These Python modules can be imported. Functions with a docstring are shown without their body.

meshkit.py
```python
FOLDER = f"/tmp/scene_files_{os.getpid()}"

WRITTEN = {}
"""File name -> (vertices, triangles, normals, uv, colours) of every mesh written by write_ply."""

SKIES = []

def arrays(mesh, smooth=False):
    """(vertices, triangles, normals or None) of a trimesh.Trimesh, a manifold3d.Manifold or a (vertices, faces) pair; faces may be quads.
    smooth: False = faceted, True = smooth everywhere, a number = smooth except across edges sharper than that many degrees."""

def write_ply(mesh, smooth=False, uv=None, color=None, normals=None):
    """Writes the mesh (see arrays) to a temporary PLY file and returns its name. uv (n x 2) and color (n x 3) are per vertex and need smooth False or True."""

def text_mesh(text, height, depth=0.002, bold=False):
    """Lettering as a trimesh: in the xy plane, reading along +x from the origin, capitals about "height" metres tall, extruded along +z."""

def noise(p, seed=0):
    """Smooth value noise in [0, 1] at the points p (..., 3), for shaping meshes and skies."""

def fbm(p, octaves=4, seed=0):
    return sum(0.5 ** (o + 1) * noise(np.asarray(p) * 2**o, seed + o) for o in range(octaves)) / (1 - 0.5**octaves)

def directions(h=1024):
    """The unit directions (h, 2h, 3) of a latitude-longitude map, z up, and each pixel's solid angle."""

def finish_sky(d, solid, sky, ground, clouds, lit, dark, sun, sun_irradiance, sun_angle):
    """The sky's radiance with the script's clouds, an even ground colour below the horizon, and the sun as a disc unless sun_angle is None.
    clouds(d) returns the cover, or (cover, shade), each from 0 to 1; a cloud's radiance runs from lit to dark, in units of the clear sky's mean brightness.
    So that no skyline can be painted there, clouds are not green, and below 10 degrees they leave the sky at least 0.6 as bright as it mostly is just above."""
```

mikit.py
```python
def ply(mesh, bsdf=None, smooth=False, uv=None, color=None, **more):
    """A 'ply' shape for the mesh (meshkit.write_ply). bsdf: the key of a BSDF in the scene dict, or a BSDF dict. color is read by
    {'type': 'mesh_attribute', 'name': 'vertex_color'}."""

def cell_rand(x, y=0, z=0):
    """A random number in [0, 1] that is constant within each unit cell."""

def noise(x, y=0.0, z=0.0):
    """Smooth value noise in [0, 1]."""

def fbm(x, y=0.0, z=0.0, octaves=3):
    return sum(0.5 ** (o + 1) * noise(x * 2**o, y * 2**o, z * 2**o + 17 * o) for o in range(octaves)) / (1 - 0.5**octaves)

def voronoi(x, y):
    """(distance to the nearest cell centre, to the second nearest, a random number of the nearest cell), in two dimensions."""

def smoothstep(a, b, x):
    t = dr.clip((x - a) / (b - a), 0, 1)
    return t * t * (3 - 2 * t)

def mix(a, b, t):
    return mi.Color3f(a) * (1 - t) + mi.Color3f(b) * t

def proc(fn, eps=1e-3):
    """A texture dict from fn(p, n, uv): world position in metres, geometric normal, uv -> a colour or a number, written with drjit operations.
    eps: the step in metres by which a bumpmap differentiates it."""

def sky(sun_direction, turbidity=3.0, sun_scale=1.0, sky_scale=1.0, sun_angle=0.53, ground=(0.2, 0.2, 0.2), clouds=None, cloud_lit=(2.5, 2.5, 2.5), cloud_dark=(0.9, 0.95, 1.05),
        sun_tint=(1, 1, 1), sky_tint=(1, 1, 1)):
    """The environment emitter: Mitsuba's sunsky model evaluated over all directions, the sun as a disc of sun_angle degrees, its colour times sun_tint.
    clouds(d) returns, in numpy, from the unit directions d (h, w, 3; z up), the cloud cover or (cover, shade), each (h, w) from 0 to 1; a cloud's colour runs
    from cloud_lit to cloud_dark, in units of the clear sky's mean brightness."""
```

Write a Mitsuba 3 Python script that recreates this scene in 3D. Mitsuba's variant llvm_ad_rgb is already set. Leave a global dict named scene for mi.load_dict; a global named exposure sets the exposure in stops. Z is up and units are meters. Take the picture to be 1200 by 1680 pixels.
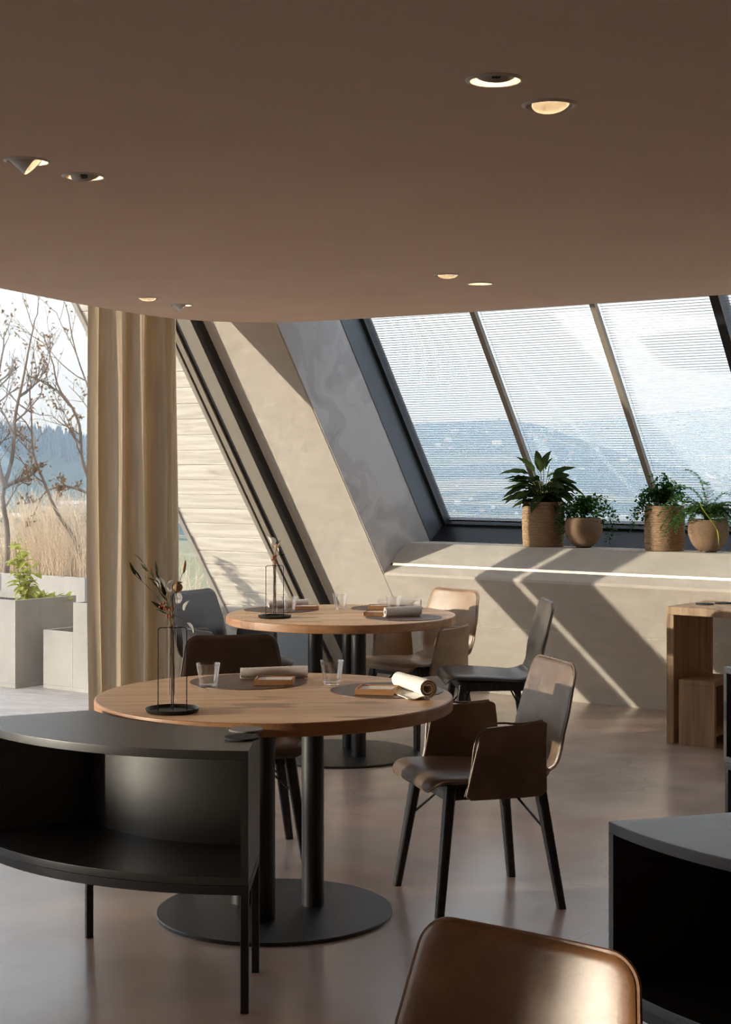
import math, random
import numpy as np, trimesh, shapely
import shapely.geometry as sg
import drjit as dr
import mitsuba as mi
import mikit
from mikit import ply, proc, noise, fbm, voronoi, smoothstep, mix
import meshkit

T = mi.ScalarTransform4f
scene, labels = {}, {}
rng = np.random.default_rng(7)
PI = math.pi

# ------------------------------------------------------------------ camera, sky, exposure
F, EYE = 2655.0, 1.545
scene['camera'] = {'type': 'perspective', 'fov_axis': 'x', 'fov': 2 * math.degrees(math.atan(600 / F)), 'near_clip': 0.05, 'far_clip': 30000.0,
                   'principal_point_offset_y': 76.5 / 1680,
                   'to_world': T().look_at(origin=[0, 0, EYE], target=[0, 1, EYE], up=[0, 0, 1])}
SUN_EL = math.radians(5.0)
SUN = np.array([-0.988 * math.cos(SUN_EL), -0.155 * math.cos(SUN_EL), math.sin(SUN_EL)])


def clouds(d):
    p = d * np.array([2.2, 2.2, 7.0])
    c = meshkit.fbm(p + 3.1, 5, 4)
    cover = 0.72 + 0.26 * np.clip((c - 0.30) * 2.4, 0, 1)
    shade = np.clip((meshkit.fbm(d * np.array([3, 3, 16.0]) + 9, 4, 11) - 0.52) * 2.5, 0, 1)
    return np.clip(cover, 0, 1), shade * 0.6


scene['sky'] = mikit.sky(SUN, turbidity=3.5, sun_scale=6.8, sky_scale=16.5, sun_angle=0.7, ground=(0.22, 0.22, 0.22), clouds=clouds,
                         cloud_lit=(2.02, 2.28, 2.6), cloud_dark=(1.5, 1.65, 1.9), sun_tint=(0.87, 1.78, 10.6), sky_tint=(0.85, 0.98, 1.35))
exposure = 0.52


# ------------------------------------------------------------------ helpers
def lin(*c):
    c = np.array(c, float) / 255
    return tuple(float(x) for x in np.where(c <= 0.04045, c / 12.92, ((c + 0.055) / 1.055) ** 2.4))


def numbered(name):
    if name not in USED:
        USED.add(name)
        return name
    for k in range(1, 100000):
        s = f'{name}_{k:03d}'
        if s not in USED:
            USED.add(s)
            return s


USED = set()


def raw(mesh, mat, smooth=False):
    return ply(mesh, mat, smooth=smooth)


def obj(name, mesh, mat=None, parent=None, smooth=False, label=None, cat=None, group=None, kind=None, to_world=None):
    """One entry of the scene; mesh may be a ready ply dict."""
    key = numbered((parent + '__' if parent else '') + name)
    d = dict(mesh) if isinstance(mesh, dict) else raw(mesh, mat, smooth)
    if to_world is not None:
        d['to_world'] = T(to_world.tolist()) if isinstance(to_world, np.ndarray) else to_world
    scene[key] = d
    tag(key, label, cat, group, kind)
    return key


def tag(key, label=None, cat=None, group=None, kind=None):
    e = {k: v for k, v in (('label', label), ('category', cat), ('group', group), ('kind', kind)) if v}
    if e:
        labels[key] = {**labels.get(key, {}), **e}


def thing(name, label, cat, group=None):
    key = numbered(name)
    tag(key, label, cat, group)
    return key


def struct(name, mesh, mat, parent=None, smooth=False, label=None):
    return obj(name, mesh, mat, parent, smooth, label, kind=None if parent else 'structure')


def place(x, y, z=0.0, rot=0.0, s=1.0):
    m = trimesh.transformations.rotation_matrix(rot, [0, 0, 1])
    m[:3, :3] *= s
    m[:3, 3] = (x, y, z)
    return m


def cat(*ms):
    return trimesh.util.concatenate([m for m in ms if m is not None])


def box(x0, x1, y0, y1, z0, z1):
    m = trimesh.creation.box(extents=(x1 - x0, y1 - y0, z1 - z0))
    m.apply_translation(((x0 + x1) / 2, (y0 + y1) / 2, (z0 + z1) / 2))
    return m


def extrude(poly, z0, z1):
    m = trimesh.creation.extrude_polygon(poly, z1 - z0, engine='earcut')
    m.apply_translation((0, 0, z0))
    return m


def bevel_extrude(poly, z0, z1, b=0.003, steps=2):
    """Extrusion with rounded top and bottom edges."""
    import manifold3d as m3
    polys = getattr(poly, 'geoms', [poly])
    out = []
    for p in polys:
        n = len(p.exterior.coords) - 1
        base = np.array(sg.polygon.orient(p).exterior.coords)[:-1]
        nrm = []
        for i in range(n):
            e0 = base[i] - base[i - 1]
            e1 = base[(i + 1) % n] - base[i]
            n0 = np.array([-e0[1], e0[0]]) / (np.linalg.norm(e0) + 1e-12)
            n1 = np.array([-e1[1], e1[0]]) / (np.linalg.norm(e1) + 1e-12)
            k = (n0 + n1) / max(1 + n0 @ n1, 0.35)
            nrm.append(k)
        nrm = np.array(nrm)
        rings = []
        for k in range(steps + 1):
            a = PI / 2 * k / steps
            rings.append((base + nrm * b * (1 - math.sin(a)), z0 + b * (1 - math.cos(a))))
        for k in range(steps, -1, -1):
            a = PI / 2 * k / steps
            rings.append((base + nrm * b * (1 - math.sin(a)), z1 - b * (1 - math.cos(a))))
        v = np.vstack([np.column_stack([r, np.full(n, z)]) for r, z in rings])
        f = []
        for j in range(len(rings) - 1):
            for i in range(n):
                a0, a1 = j * n + i, j * n + (i + 1) % n
                f += [[a0, a1, a1 + n], [a0, a1 + n, a0 + n]]
        tv, tf = trimesh.creation.triangulate_polygon(sg.Polygon(rings[0][0]), engine='earcut')
        if True:
            last = (len(rings) - 1) * n
            # earcut keeps the ring's points but may reorder: match by position
            from scipy.spatial import cKDTree
            idx = cKDTree(rings[0][0]).query(tv)[1]
            tf = idx[tf]
            for tri in tf:
                p0, p1, p2 = rings[0][0][tri]
                area = (p1[0] - p0[0]) * (p2[1] - p0[1]) - (p1[1] - p0[1]) * (p2[0] - p0[0])
                tri = tri if area > 0 else tri[::-1]
                f.append([tri[2], tri[1], tri[0]])
                f.append([tri[0] + last, tri[1] + last, tri[2] + last])
        out.append(trimesh.Trimesh(v, np.array(f), process=False))
    return cat(*out)


def rbox(x0, x1, y0, y1, z0, z1, b=0.004):
    """A box with all its edges rounded a little."""
    b = min(b, (x1 - x0) / 2.1, (y1 - y0) / 2.1, (z1 - z0) / 2.1)
    p = sg.box(x0 + b, y0 + b, x1 - b, y1 - b).buffer(b, quad_segs=2)
    return bevel_extrude(p, z0, z1, b * 0.9)


def lathe(profile, n=48, x=0, y=0):
    m = trimesh.creation.revolve(np.array(profile, float), sections=n)
    m.apply_translation((x, y, 0))
    return m


def tube(path, r, n=8, cap=True):
    """A tube along a polyline; r a number or one per point."""
    p = np.asarray(path, float)
    r = np.broadcast_to(np.asarray(r, float), len(p))
    tg = np.gradient(p, axis=0)
    tg /= np.linalg.norm(tg, axis=1, keepdims=True) + 1e-12
    ref = np.array([0.31, 0.17, 0.93]) if abs(tg[0] @ np.array([0.31, 0.17, 0.93])) < 0.9 else np.array([0.9, 0.3, 0.1])
    a = np.cross(tg[0], ref)
    a /= np.linalg.norm(a)
    v = []
    for i in range(len(p)):
        a = a - tg[i] * (a @ tg[i])
        a /= np.linalg.norm(a) + 1e-12
        b = np.cross(tg[i], a)
        ang = np.arange(n) * 2 * PI / n
        v.append(p[i] + r[i] * (np.cos(ang)[:, None] * a + np.sin(ang)[:, None] * b))
    v = np.vstack(v)
    f = []
    for i in range(len(p) - 1):
        for k in range(n):
            q, w = i * n + k, i * n + (k + 1) % n
            f += [[q, w, w + n], [q, w + n, q + n]]
    if cap:
        c0, c1 = len(v), len(v) + 1
        v = np.vstack([v, p[:1], p[-1:]])
        e = (len(p) - 1) * n
        for k in range(n):
            f += [[c0, (k + 1) % n, k], [c1, e + k, e + (k + 1) % n]]
    return trimesh.Trimesh(v, np.array(f), process=False)


def smooth_path(pts, n=24, closed=False):
    from scipy.interpolate import CubicSpline
    p = np.asarray(pts, float)
    if closed:
        p = np.vstack([p, p[:1]])
    s = np.concatenate([[0], np.cumsum(np.linalg.norm(np.diff(p, axis=0), axis=1))])
    cs = CubicSpline(s, p, bc_type='periodic' if closed else 'natural')
    return cs(np.linspace(0, s[-1], n, endpoint=not closed))


def tapered(p0, p1, w0, d0, w1, d1, face=(0, 1, 0)):
    """A square-cut bar from p0 to p1; its section is w across and d along face."""
    p0, p1 = np.array(p0, float), np.array(p1, float)
    z = (p1 - p0) / np.linalg.norm(p1 - p0)
    f_ = np.array(face, float)
    f_ = f_ - z * (f_ @ z)
    f_ /= np.linalg.norm(f_)
    s_ = np.cross(f_, z)
    v = []
    for p, w, d in ((p0, w0, d0), (p1, w1, d1)):
        c = 0.15 * min(w, d)
        for a, b in ((-w / 2, -d / 2 + c), (-w / 2 + c, -d / 2), (w / 2 - c, -d / 2), (w / 2, -d / 2 + c), (w / 2, d / 2 - c), (w / 2 - c, d / 2), (-w / 2 + c, d / 2), (-w / 2, d / 2 - c)):
            v.append(p + s_ * a + f_ * b)
    m = trimesh.Trimesh(np.array(v)).convex_hull
    return m


# ------------------------------------------------------------------ the leaning wall's own axes: A along it, U up its slope, N out of the room
AL, PH, CN = math.radians(37.5), math.radians(34.5), 9.224
At = np.array([math.cos(AL), -math.sin(AL), 0])
An = np.array([math.sin(AL), math.cos(AL), 0])
Up = -An * math.sin(PH) + np.array([0, 0, math.cos(PH)])
Nn = An * math.cos(PH) + np.array([0, 0, math.sin(PH)])
ORG = An * CN


def W(t, v, d=0.0):
    return ORG + At * t + Up * v + Nn * d


def TN(t, n, z=0.0):
    """plan axes: t along the leaning wall, n towards it (9.224 at its foot)"""
    return At * t + An * n + np.array([0, 0, z])


WALL = np.eye(4)
WALL[:3, 0], WALL[:3, 1], WALL[:3, 2], WALL[:3, 3] = At, Up, Nn, ORG
PLAN = np.eye(4)
PLAN[:3, 0], PLAN[:3, 1] = At, An


def in_wall(m):
    m = m.copy()
    m.apply_transform(WALL)
    if np.linalg.det(WALL[:3, :3]) < 0:
        m.invert()
    return m


def in_plan(m):
    m = m.copy()
    m.apply_transform(PLAN)
    return m


def wbox(t0, t1, v0, v1, d0, d1):
    return in_wall(box(t0, t1, v0, v1, d0, d1))


def along_wall(profile, t0, t1):
    """A profile in (d, v) swept along the wall."""
    m = extrude(sg.Polygon(profile), t0, t1)
    M = np.zeros((4, 4))
    M[:3, 0], M[:3, 1], M[:3, 2], M[:3, 3] = Nn, Up, At, ORG
    M[3, 3] = 1
    m.apply_transform(M)
    m.fix_normals()
    return m


def at(px, py, y):
    """the point seen at a pixel, at distance y"""
    return np.array([(px - 600) / F * y, y, EYE - (py - 763.5) / F * y])


def at_z(px, py, z):
    return at(px, py, (EYE - z) * F / (py - 763.5))


# ------------------------------------------------------------------ materials
def two(b):
    return {'type': 'twosided', 'b': b}


def pr(color, rough=0.5, **k):
    c = color if isinstance(color, dict) else {'type': 'rgb', 'value': list(color)}
    return {'type': 'principled', 'base_color': c, 'roughness': rough, **k}


def bump(b, fn, scale, eps=1e-3):
    return {'type': 'bumpmap', 'arbitrary': proc(fn, eps), 'scale': scale, 'bsdf': b}


def mat(name, b):
    scene['mat_' + name] = b
    return 'mat_' + name


def c_plaster(p, n, uv):
    a = fbm(p.x * 1.3 + 7, p.y * 1.3, p.z * 1.3, 4)
    b = fbm(p.x * 9, p.y * 9, p.z * 22, 3)
    return mix((0.59, 0.545, 0.475), (0.50, 0.46, 0.395), smoothstep(0.25, 0.75, a)) * (0.93 + 0.14 * b)


def b_plaster(p, n, uv):
    return fbm(p.x * 14, p.y * 14, p.z * 14, 3) * 0.7 + fbm(p.x * 90, p.y * 90, p.z * 90, 2) * 0.12


M_PLASTER = mat('plaster', two(bump(pr(proc(c_plaster), 0.75, specular=0.25), b_plaster, 0.012)))


def c_swirl(p, n, uv):
    w1 = fbm(p.x * 2.2 + 3, p.y * 2.2, p.z * 2.2, 3)
    w2 = fbm(p.x * 2.2 + 30, p.y * 2.2 + 11, p.z * 2.2, 3)
    s = fbm(p.x * 2.5 + 4.5 * w1, p.y * 2.5 + 4.5 * w2, p.z * 2.0 + 3.0 * w1, 5)
    k = smoothstep(0.52, 0.60, s) * 0.55 + smoothstep(0.40, 0.46, s) * 0.45
    return mix((0.44, 0.42, 0.405), (0.56, 0.54, 0.52), k)


M_REAR = mat('dark_panelling', two(pr((0.24, 0.185, 0.14), 0.6)))
M_SWIRL = mat('swirl_plaster', two(pr(proc(c_swirl), 0.5, specular=0.4)))


def c_ceil(p, n, uv):
    return mix((0.86, 0.665, 0.52), (0.80, 0.61, 0.47), fbm(p.x * 3, p.y * 3, p.z * 3, 3))


def b_ceil(p, n, uv):
    return fbm(p.x * 190, p.y * 190, p.z * 190, 2)


M_CEIL = mat('ceiling_plaster', two(bump(pr(proc(c_ceil), 0.9, specular=0.1), b_ceil, 0.0022, 1e-3)))


def c_floor(p, n, uv):
    a = fbm(p.x * 0.9 + 5, p.y * 0.9, 0.0, 4)
    b = fbm(p.x * 4 + 1, p.y * 4, 2.0, 4)
    wx = p.x * 1.4 + 0.5 * fbm(p.x * 3, p.y * 3, 0.0, 3)
    wy = p.y * 1.4 + 0.5 * fbm(p.x * 3 + 9, p.y * 3, 0.0, 3)
    f1, f2, r = voronoi(wx, wy)
    crack = 1 - smoothstep(0.0, 0.02, f2 - f1)
    crack = crack * smoothstep(0.45, 0.6, fbm(p.x * 1.1 + 20, p.y * 1.1, 0.0, 2))
    base = mix((0.275, 0.222, 0.19), (0.42, 0.338, 0.285), smoothstep(0.28, 0.72, 0.6 * a + 0.4 * b))
    base = mix(base, base * mi.Color3f(1.06, 0.97, 0.94), smoothstep(0.5, 0.62, fbm(p.x * 1.7 + 40, p.y * 1.7, 3.0, 3)))
    return base * (1 - 0.16 * crack)


def r_floor(p, n, uv):
    return 0.17 + 0.12 * fbm(p.x * 2 + 8, p.y * 2, 0.0, 4)


M_FLOOR = mat('polished_concrete', two(pr(proc(c_floor), proc(r_floor), specular=0.8, clearcoat=0.35, clearcoat_gloss=0.75)))


def grain(p, k, long=0):
    """wood fibres along world axis x(0), y(1) or z(2)"""
    s = [26.0, 26.0, 26.0]
    s[long] = 1.6
    a = fbm(p.x * s[0] * k, p.y * s[1] * k, p.z * s[2] * k, 4)
    s2 = [150.0, 150.0, 150.0]
    s2[long] = 4.0
    b = noise(p.x * s2[0] * k, p.y * s2[1] * k, p.z * s2[2] * k)
    return a * 0.8 + b * 0.2


def c_tabletop(p, n, uv):
    q = p.y - 0.12 * p.x
    board = mikit.cell_rand(q * 9.5 + 0.3, 3, 1)
    pp = mi.Point3f(p.x + board * 7, q, p.z)
    g = grain(pp, 1.0, 0)
    knot = smoothstep(0.66, 0.78, fbm(p.x * 3.0 + 13, p.y * 9.0, 0.0, 3))
    c = mix((0.66, 0.41, 0.215), (0.81, 0.56, 0.335), smoothstep(0.25, 0.75, g))
    c = c * (0.90 + 0.2 * board)
    return mix(c, (0.25, 0.14, 0.075), knot * 0.55)


def c_rim(p, n, uv):
    g = fbm(p.x * 18, p.y * 18, p.z * 60, 4)
    b = mikit.cell_rand((p.y - 0.12 * p.x) * 9.5 + 0.3, 3, 1)
    return mix((0.27, 0.125, 0.055), (0.44, 0.235, 0.115), g) * (0.8 + 0.4 * b)


M_RIM = mat('oak_rim', two(pr(proc(c_rim), 0.42, specular=0.4)))
M_TABLE = mat('oak_tabletop', two(pr(proc(c_tabletop), 0.45, specular=0.28)))


def c_desk(p, n, uv):
    g = grain(p, 1.0, 2)
    return mix((0.27, 0.165, 0.085), (0.46, 0.31, 0.18), smoothstep(0.25, 0.8, g))


M_DESK = mat('oak_desk', two(pr(proc(c_desk), 0.45, specular=0.4)))


def c_tray(p, n, uv):
    g = grain(p, 2.0, 0)
    return mix((0.36, 0.17, 0.075), (0.52, 0.28, 0.13), g)


M_TRAY = mat('cherry_tray', two(pr(proc(c_tray), 0.45)))
M_PAPER = mat('paper', two(pr((0.74, 0.71, 0.67), 0.8)))


def c_linen(p, n, uv):
    return mix((0.70, 0.66, 0.60), (0.80, 0.77, 0.71), noise(p.x * 300, p.y * 300, p.z * 300))


M_LINEN = mat('white_linen', two(pr(proc(c_linen), 0.85)))


def leather(name, dark, light, rough):
    def c(p, n, uv):
        a = fbm(p.x * 6, p.y * 6, p.z * 6, 4)
        f1, f2, r = voronoi(p.x * 60 + p.z * 37, p.y * 60 + p.z * 61)
        return mix(dark, light, smoothstep(0.3, 0.75, a)) * (0.92 + 0.08 * smoothstep(0.0, 0.25, f2 - f1))

    def b(p, n, uv):
        return fbm(p.x * 35, p.y * 35, p.z * 35, 3) * 0.6 + noise(p.x * 260, p.y * 260, p.z * 260) * 0.12
    return mat(name, two(bump(pr(proc(c), rough, specular=0.8), b, 0.0006, 1.5e-3)))


M_TAN = leather('brown_leather', (0.11, 0.066, 0.040), (0.215, 0.145, 0.096), 0.43)
M_SAND = leather('tan_leather', (0.24, 0.15, 0.08), (0.36, 0.235, 0.135), 0.38)
M_COGNAC = leather('cognac_leather', (0.22, 0.095, 0.036), (0.34, 0.165, 0.068), 0.38)
M_DKBROWN = leather('dark_brown_leather', (0.05, 0.03, 0.018), (0.09, 0.05, 0.03), 0.36)
M_DKLEATHER = leather('dark_leather', (0.028, 0.024, 0.022), (0.055, 0.043, 0.035), 0.34)
M_MAT = mat('leather_placemat', two(pr((0.115, 0.065, 0.043), 0.45, specular=0.5)))


def c_ebony(p, n, uv):
    return mix((0.012, 0.010, 0.009), (0.045, 0.035, 0.026), smoothstep(0.45, 0.85, grain(p, 2.2, 2)))


M_EBONY = mat('black_stained_oak', two(pr(proc(c_ebony), 0.42, specular=0.5)))


def c_black(p, n, uv):
    return mix((0.011, 0.010, 0.0085), (0.016, 0.0145, 0.012), noise(p.x * 500, p.y * 500, p.z * 500))


M_BLACK = mat('black_lacquer', two(pr(proc(c_black), 0.37, specular=0.9)))
M_STEEL = mat('black_steel', two(pr((0.008, 0.008, 0.008), 0.44, specular=0.6)))
M_WIRE = mat('black_wire', two(pr((0.010, 0.010, 0.010), 0.45, specular=0.35)))
M_FRAME = mat('slate_frame', two(pr((0.115, 0.135, 0.15), 0.4, specular=0.4)))
M_DKFRAME = mat('anthracite_frame', two(pr((0.022, 0.024, 0.028), 0.38, specular=0.5)))
M_BRONZE = mat('bronze_mullion', two(pr((0.30, 0.26, 0.21), 0.45)))
M_SLAT = mat('blind_slat', two(pr((0.78, 0.82, 0.84), 0.5)))
M_GREYFRAME = mat('grey_trim', two(pr((0.36, 0.34, 0.30), 0.6)))
M_PANE = mat('window_glass', {'type': 'thindielectric', 'int_ior': 1.5})
M_GLASS = mat('clear_glass', {'type': 'dielectric', 'int_ior': 1.5})
M_SHEET = mat('thin_glass', {'type': 'thindielectric', 'int_ior': 1.5})


def c_plank(p, n, uv):
    b = mikit.cell_rand(p.z * 9.709, 2, 5)
    g = fbm(p.x * 3 + b * 9, p.y * 3, p.z * 40, 4)
    k = smoothstep(0.62, 0.80, fbm(p.x * 5 + b * 31, p.y * 5, p.z * 10, 3))
    c = mix((0.56, 0.515, 0.445), (0.70, 0.655, 0.58), smoothstep(0.3, 0.7, g)) * (0.92 + 0.12 * b)
    return mix(c, (0.40, 0.33, 0.26), k * 0.6)


M_PLANK = mat('bleached_larch', two(pr(proc(c_plank), 0.8)))


def c_concrete(p, n, uv):
    a = fbm(p.x * 5, p.y * 5, p.z * 2.5, 4)
    return mix((0.26, 0.25, 0.225), (0.40, 0.375, 0.34), a)


M_CONCRETE = mat('fair_concrete', two(pr(proc(c_concrete), 0.85)))


def c_deck(p, n, uv):
    q = p.x * An[0] + p.y * An[1]
    b = mikit.cell_rand(q * 7.14, 1, 2)
    g = fbm(p.x * 5 + b * 7, p.y * 20, 0.0, 3)
    return mix((0.34, 0.30, 0.27), (0.48, 0.44, 0.40), g) * (0.9 + 0.2 * b)


M_DECK = mat('grey_decking', two(pr(proc(c_deck), 0.6)))


def c_rope(p, n, uv):
    a = fbm(p.x * 60, p.y * 60, p.z * 150, 3)
    return mix((0.25, 0.155, 0.082), (0.45, 0.32, 0.195), a)


M_ROPE = mat('jute_rope', two(pr(proc(c_rope), 0.85)))


def c_clay(p, n, uv):
    a = fbm(p.x * 12, p.y * 12, p.z * 12, 4)
    b = noise(p.x * 160, p.y * 160, p.z * 160)
    return mix((0.17, 0.105, 0.062), (0.29, 0.19, 0.118), a) * (0.85 + 0.3 * b)


M_CLAY = mat('rough_clay', two(pr(proc(c_clay), 0.85)))
M_SOIL = mat('soil', two(pr((0.045, 0.03, 0.02), 0.95)))


def leafm(name, c, trans=0.5, rough=0.4):
    return mat(name, {'type': 'principledthin', 'base_color': {'type': 'rgb', 'value': list(c)}, 'roughness': rough, 'diff_trans': trans, 'eta': 1.4})


M_CALATHEA = leafm('calathea_leaf', (0.055, 0.085, 0.03), 0.45, 0.32)
M_EUCA = leafm('eucalyptus_leaf', (0.035, 0.038, 0.024), 0.3, 0.5)
M_FERN = leafm('fern_leaf', (0.06, 0.14, 0.035), 0.8)
M_ASPAR = leafm('asparagus_leaf', (0.10, 0.20, 0.06), 0.8)
M_VINE = leafm('vine_leaf', (0.32, 0.36, 0.07), 0.8)
M_STEM = mat('green_stem', two(pr((0.12, 0.14, 0.05), 0.6)))
M_YLEAF = leafm('yellow_green_leaf', (0.48, 0.50, 0.13), 0.9)
M_BARK = mat('bark', two(pr((0.17, 0.13, 0.10), 0.85)))
M_BROWNLEAF = leafm('withered_leaf', (0.22, 0.135, 0.075), 0.6)
M_DRYGRASS = leafm('dry_grass', (0.70, 0.59, 0.45), 0.7, 0.6)
M_FELTG = mat('grey_felt', two(pr((0.20, 0.19, 0.175), 0.95)))
M_FELTB = mat('charcoal_felt', two(pr((0.03, 0.03, 0.033), 0.95)))
M_WHITE = mat('white_enamel', two(pr((0.72, 0.68, 0.62), 0.4)))
M_RAIL = mat('pale_rail', two(pr((0.78, 0.76, 0.72), 0.5)))
M_OLIVE = mat('olive_frame', two(pr((0.27, 0.245, 0.20), 0.55)))
M_BLUEPANEL = mat('grey_panel', two(pr((0.22, 0.245, 0.26), 0.5)))
M_CURTAIN = mat('linen_curtain', {'type': 'principledthin', 'base_color': proc(lambda p, n, uv: mix((0.37, 0.285, 0.195), (0.47, 0.375, 0.265), noise(p.x * 60 + p.y * 40, p.z * 4.0, 0.0))), 'roughness': 0.8, 'diff_trans': 1.15, 'eta': 1.3})
M_HEM = mat('curtain_hem', {'type': 'principledthin', 'base_color': {'type': 'rgb', 'value': [0.25, 0.17, 0.12]}, 'roughness': 0.8, 'diff_trans': 0.4, 'eta': 1.3})

# ------------------------------------------------------------------ the room
T_P = -7.31                      # the glazed partition's plane: perpendicular to the leaning wall
ROOF = 2.82
struct('floor', in_plan(box(T_P - 0.05, 5.0, -5.0, 9.6, -0.12, 0.0)), M_FLOOR)

# leaning back wall with the window hole
hole = sg.box(-6.50, 0.60, -0.60, 3.15)
wall_poly = sg.box(-7.02, -0.35, 5.2, 3.75).difference(hole)
struct('wall_back', in_wall(extrude(wall_poly, 0.0, 0.86)), M_PLASTER)
struct('reveal', wbox(-6.51, -6.49, 0.6, 3.15, 0.004, 0.553), M_SWIRL, 'wall_back')
# sloping sill with the light groove, then the level shelf the pots stand on
led0, led1 = 0.086, 0.106
prof = [(0, 0.58), (0, 0.985), (0.012, 0.998), (led0, 1.002), (led0, 0.985), (led1, 0.985), (led1, 1.008), (0.322, 1.015),
        (0.553, 1.015 - 0.231 * math.tan(PH)), (0.553, 0.60), (0.553, 0.58)]
struct('window_sill', along_wall(prof, -6.495, -0.605), M_PLASTER, 'wall_back')

# cove and stepped steel jamb where the partition meets the wall
CR = 0.08
cove = [(-7.02, 0.3)] + [(-7.02 - CR * math.sin(a), -CR * (1 - math.cos(a))) for a in np.linspace(0, PI / 2, 12)] + [(-7.02 - CR, 0.3)]
m = extrude(sg.Polygon(cove), -0.4, 3.6)
M4 = np.eye(4)
M4[:3, 0], M4[:3, 1], M4[:3, 2], M4[:3, 3] = At, Nn, Up, ORG
m.apply_transform(M4)
m.fix_normals()
struct('cove', m, M_PLASTER, 'wall_back', 40)
arc = [(-7.02 - q_ * math.sin(a), -CR + q_ * math.cos(a)) for q_, s_ in ((0.0785, 1), (0.0815, -1)) for a in np.linspace(0.62, PI / 2, 9)[::s_]]
m = extrude(sg.Polygon(arc), -0.4, 3.6)
m.apply_transform(M4)
m.fix_normals()
struct('window_2', wbox(-7.243, -7.0995, -0.4, 3.6, -0.082, 0.1), M_OLIVE)
struct('cove_seal', m, M_DKFRAME, 'window_2', 40)
struct('shadow_gap', wbox(-7.2435, -7.212, -0.4, 3.6, -0.084, -0.05), M_DKFRAME, 'window_2')
struct('jamb_step', wbox(-7.287, -7.243, -0.4, 3.6, -0.099, 0.1), M_OLIVE, 'window_2')
struct('jamb_seal', wbox(-7.296, -7.287, -0.4, 3.6, -0.090, 0.1), M_DKFRAME, 'window_2')
struct('jamb_outer', wbox(-7.33, -7.296, -0.4, 3.6, -0.108, 0.1), M_OLIVE, 'window_2')
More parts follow.
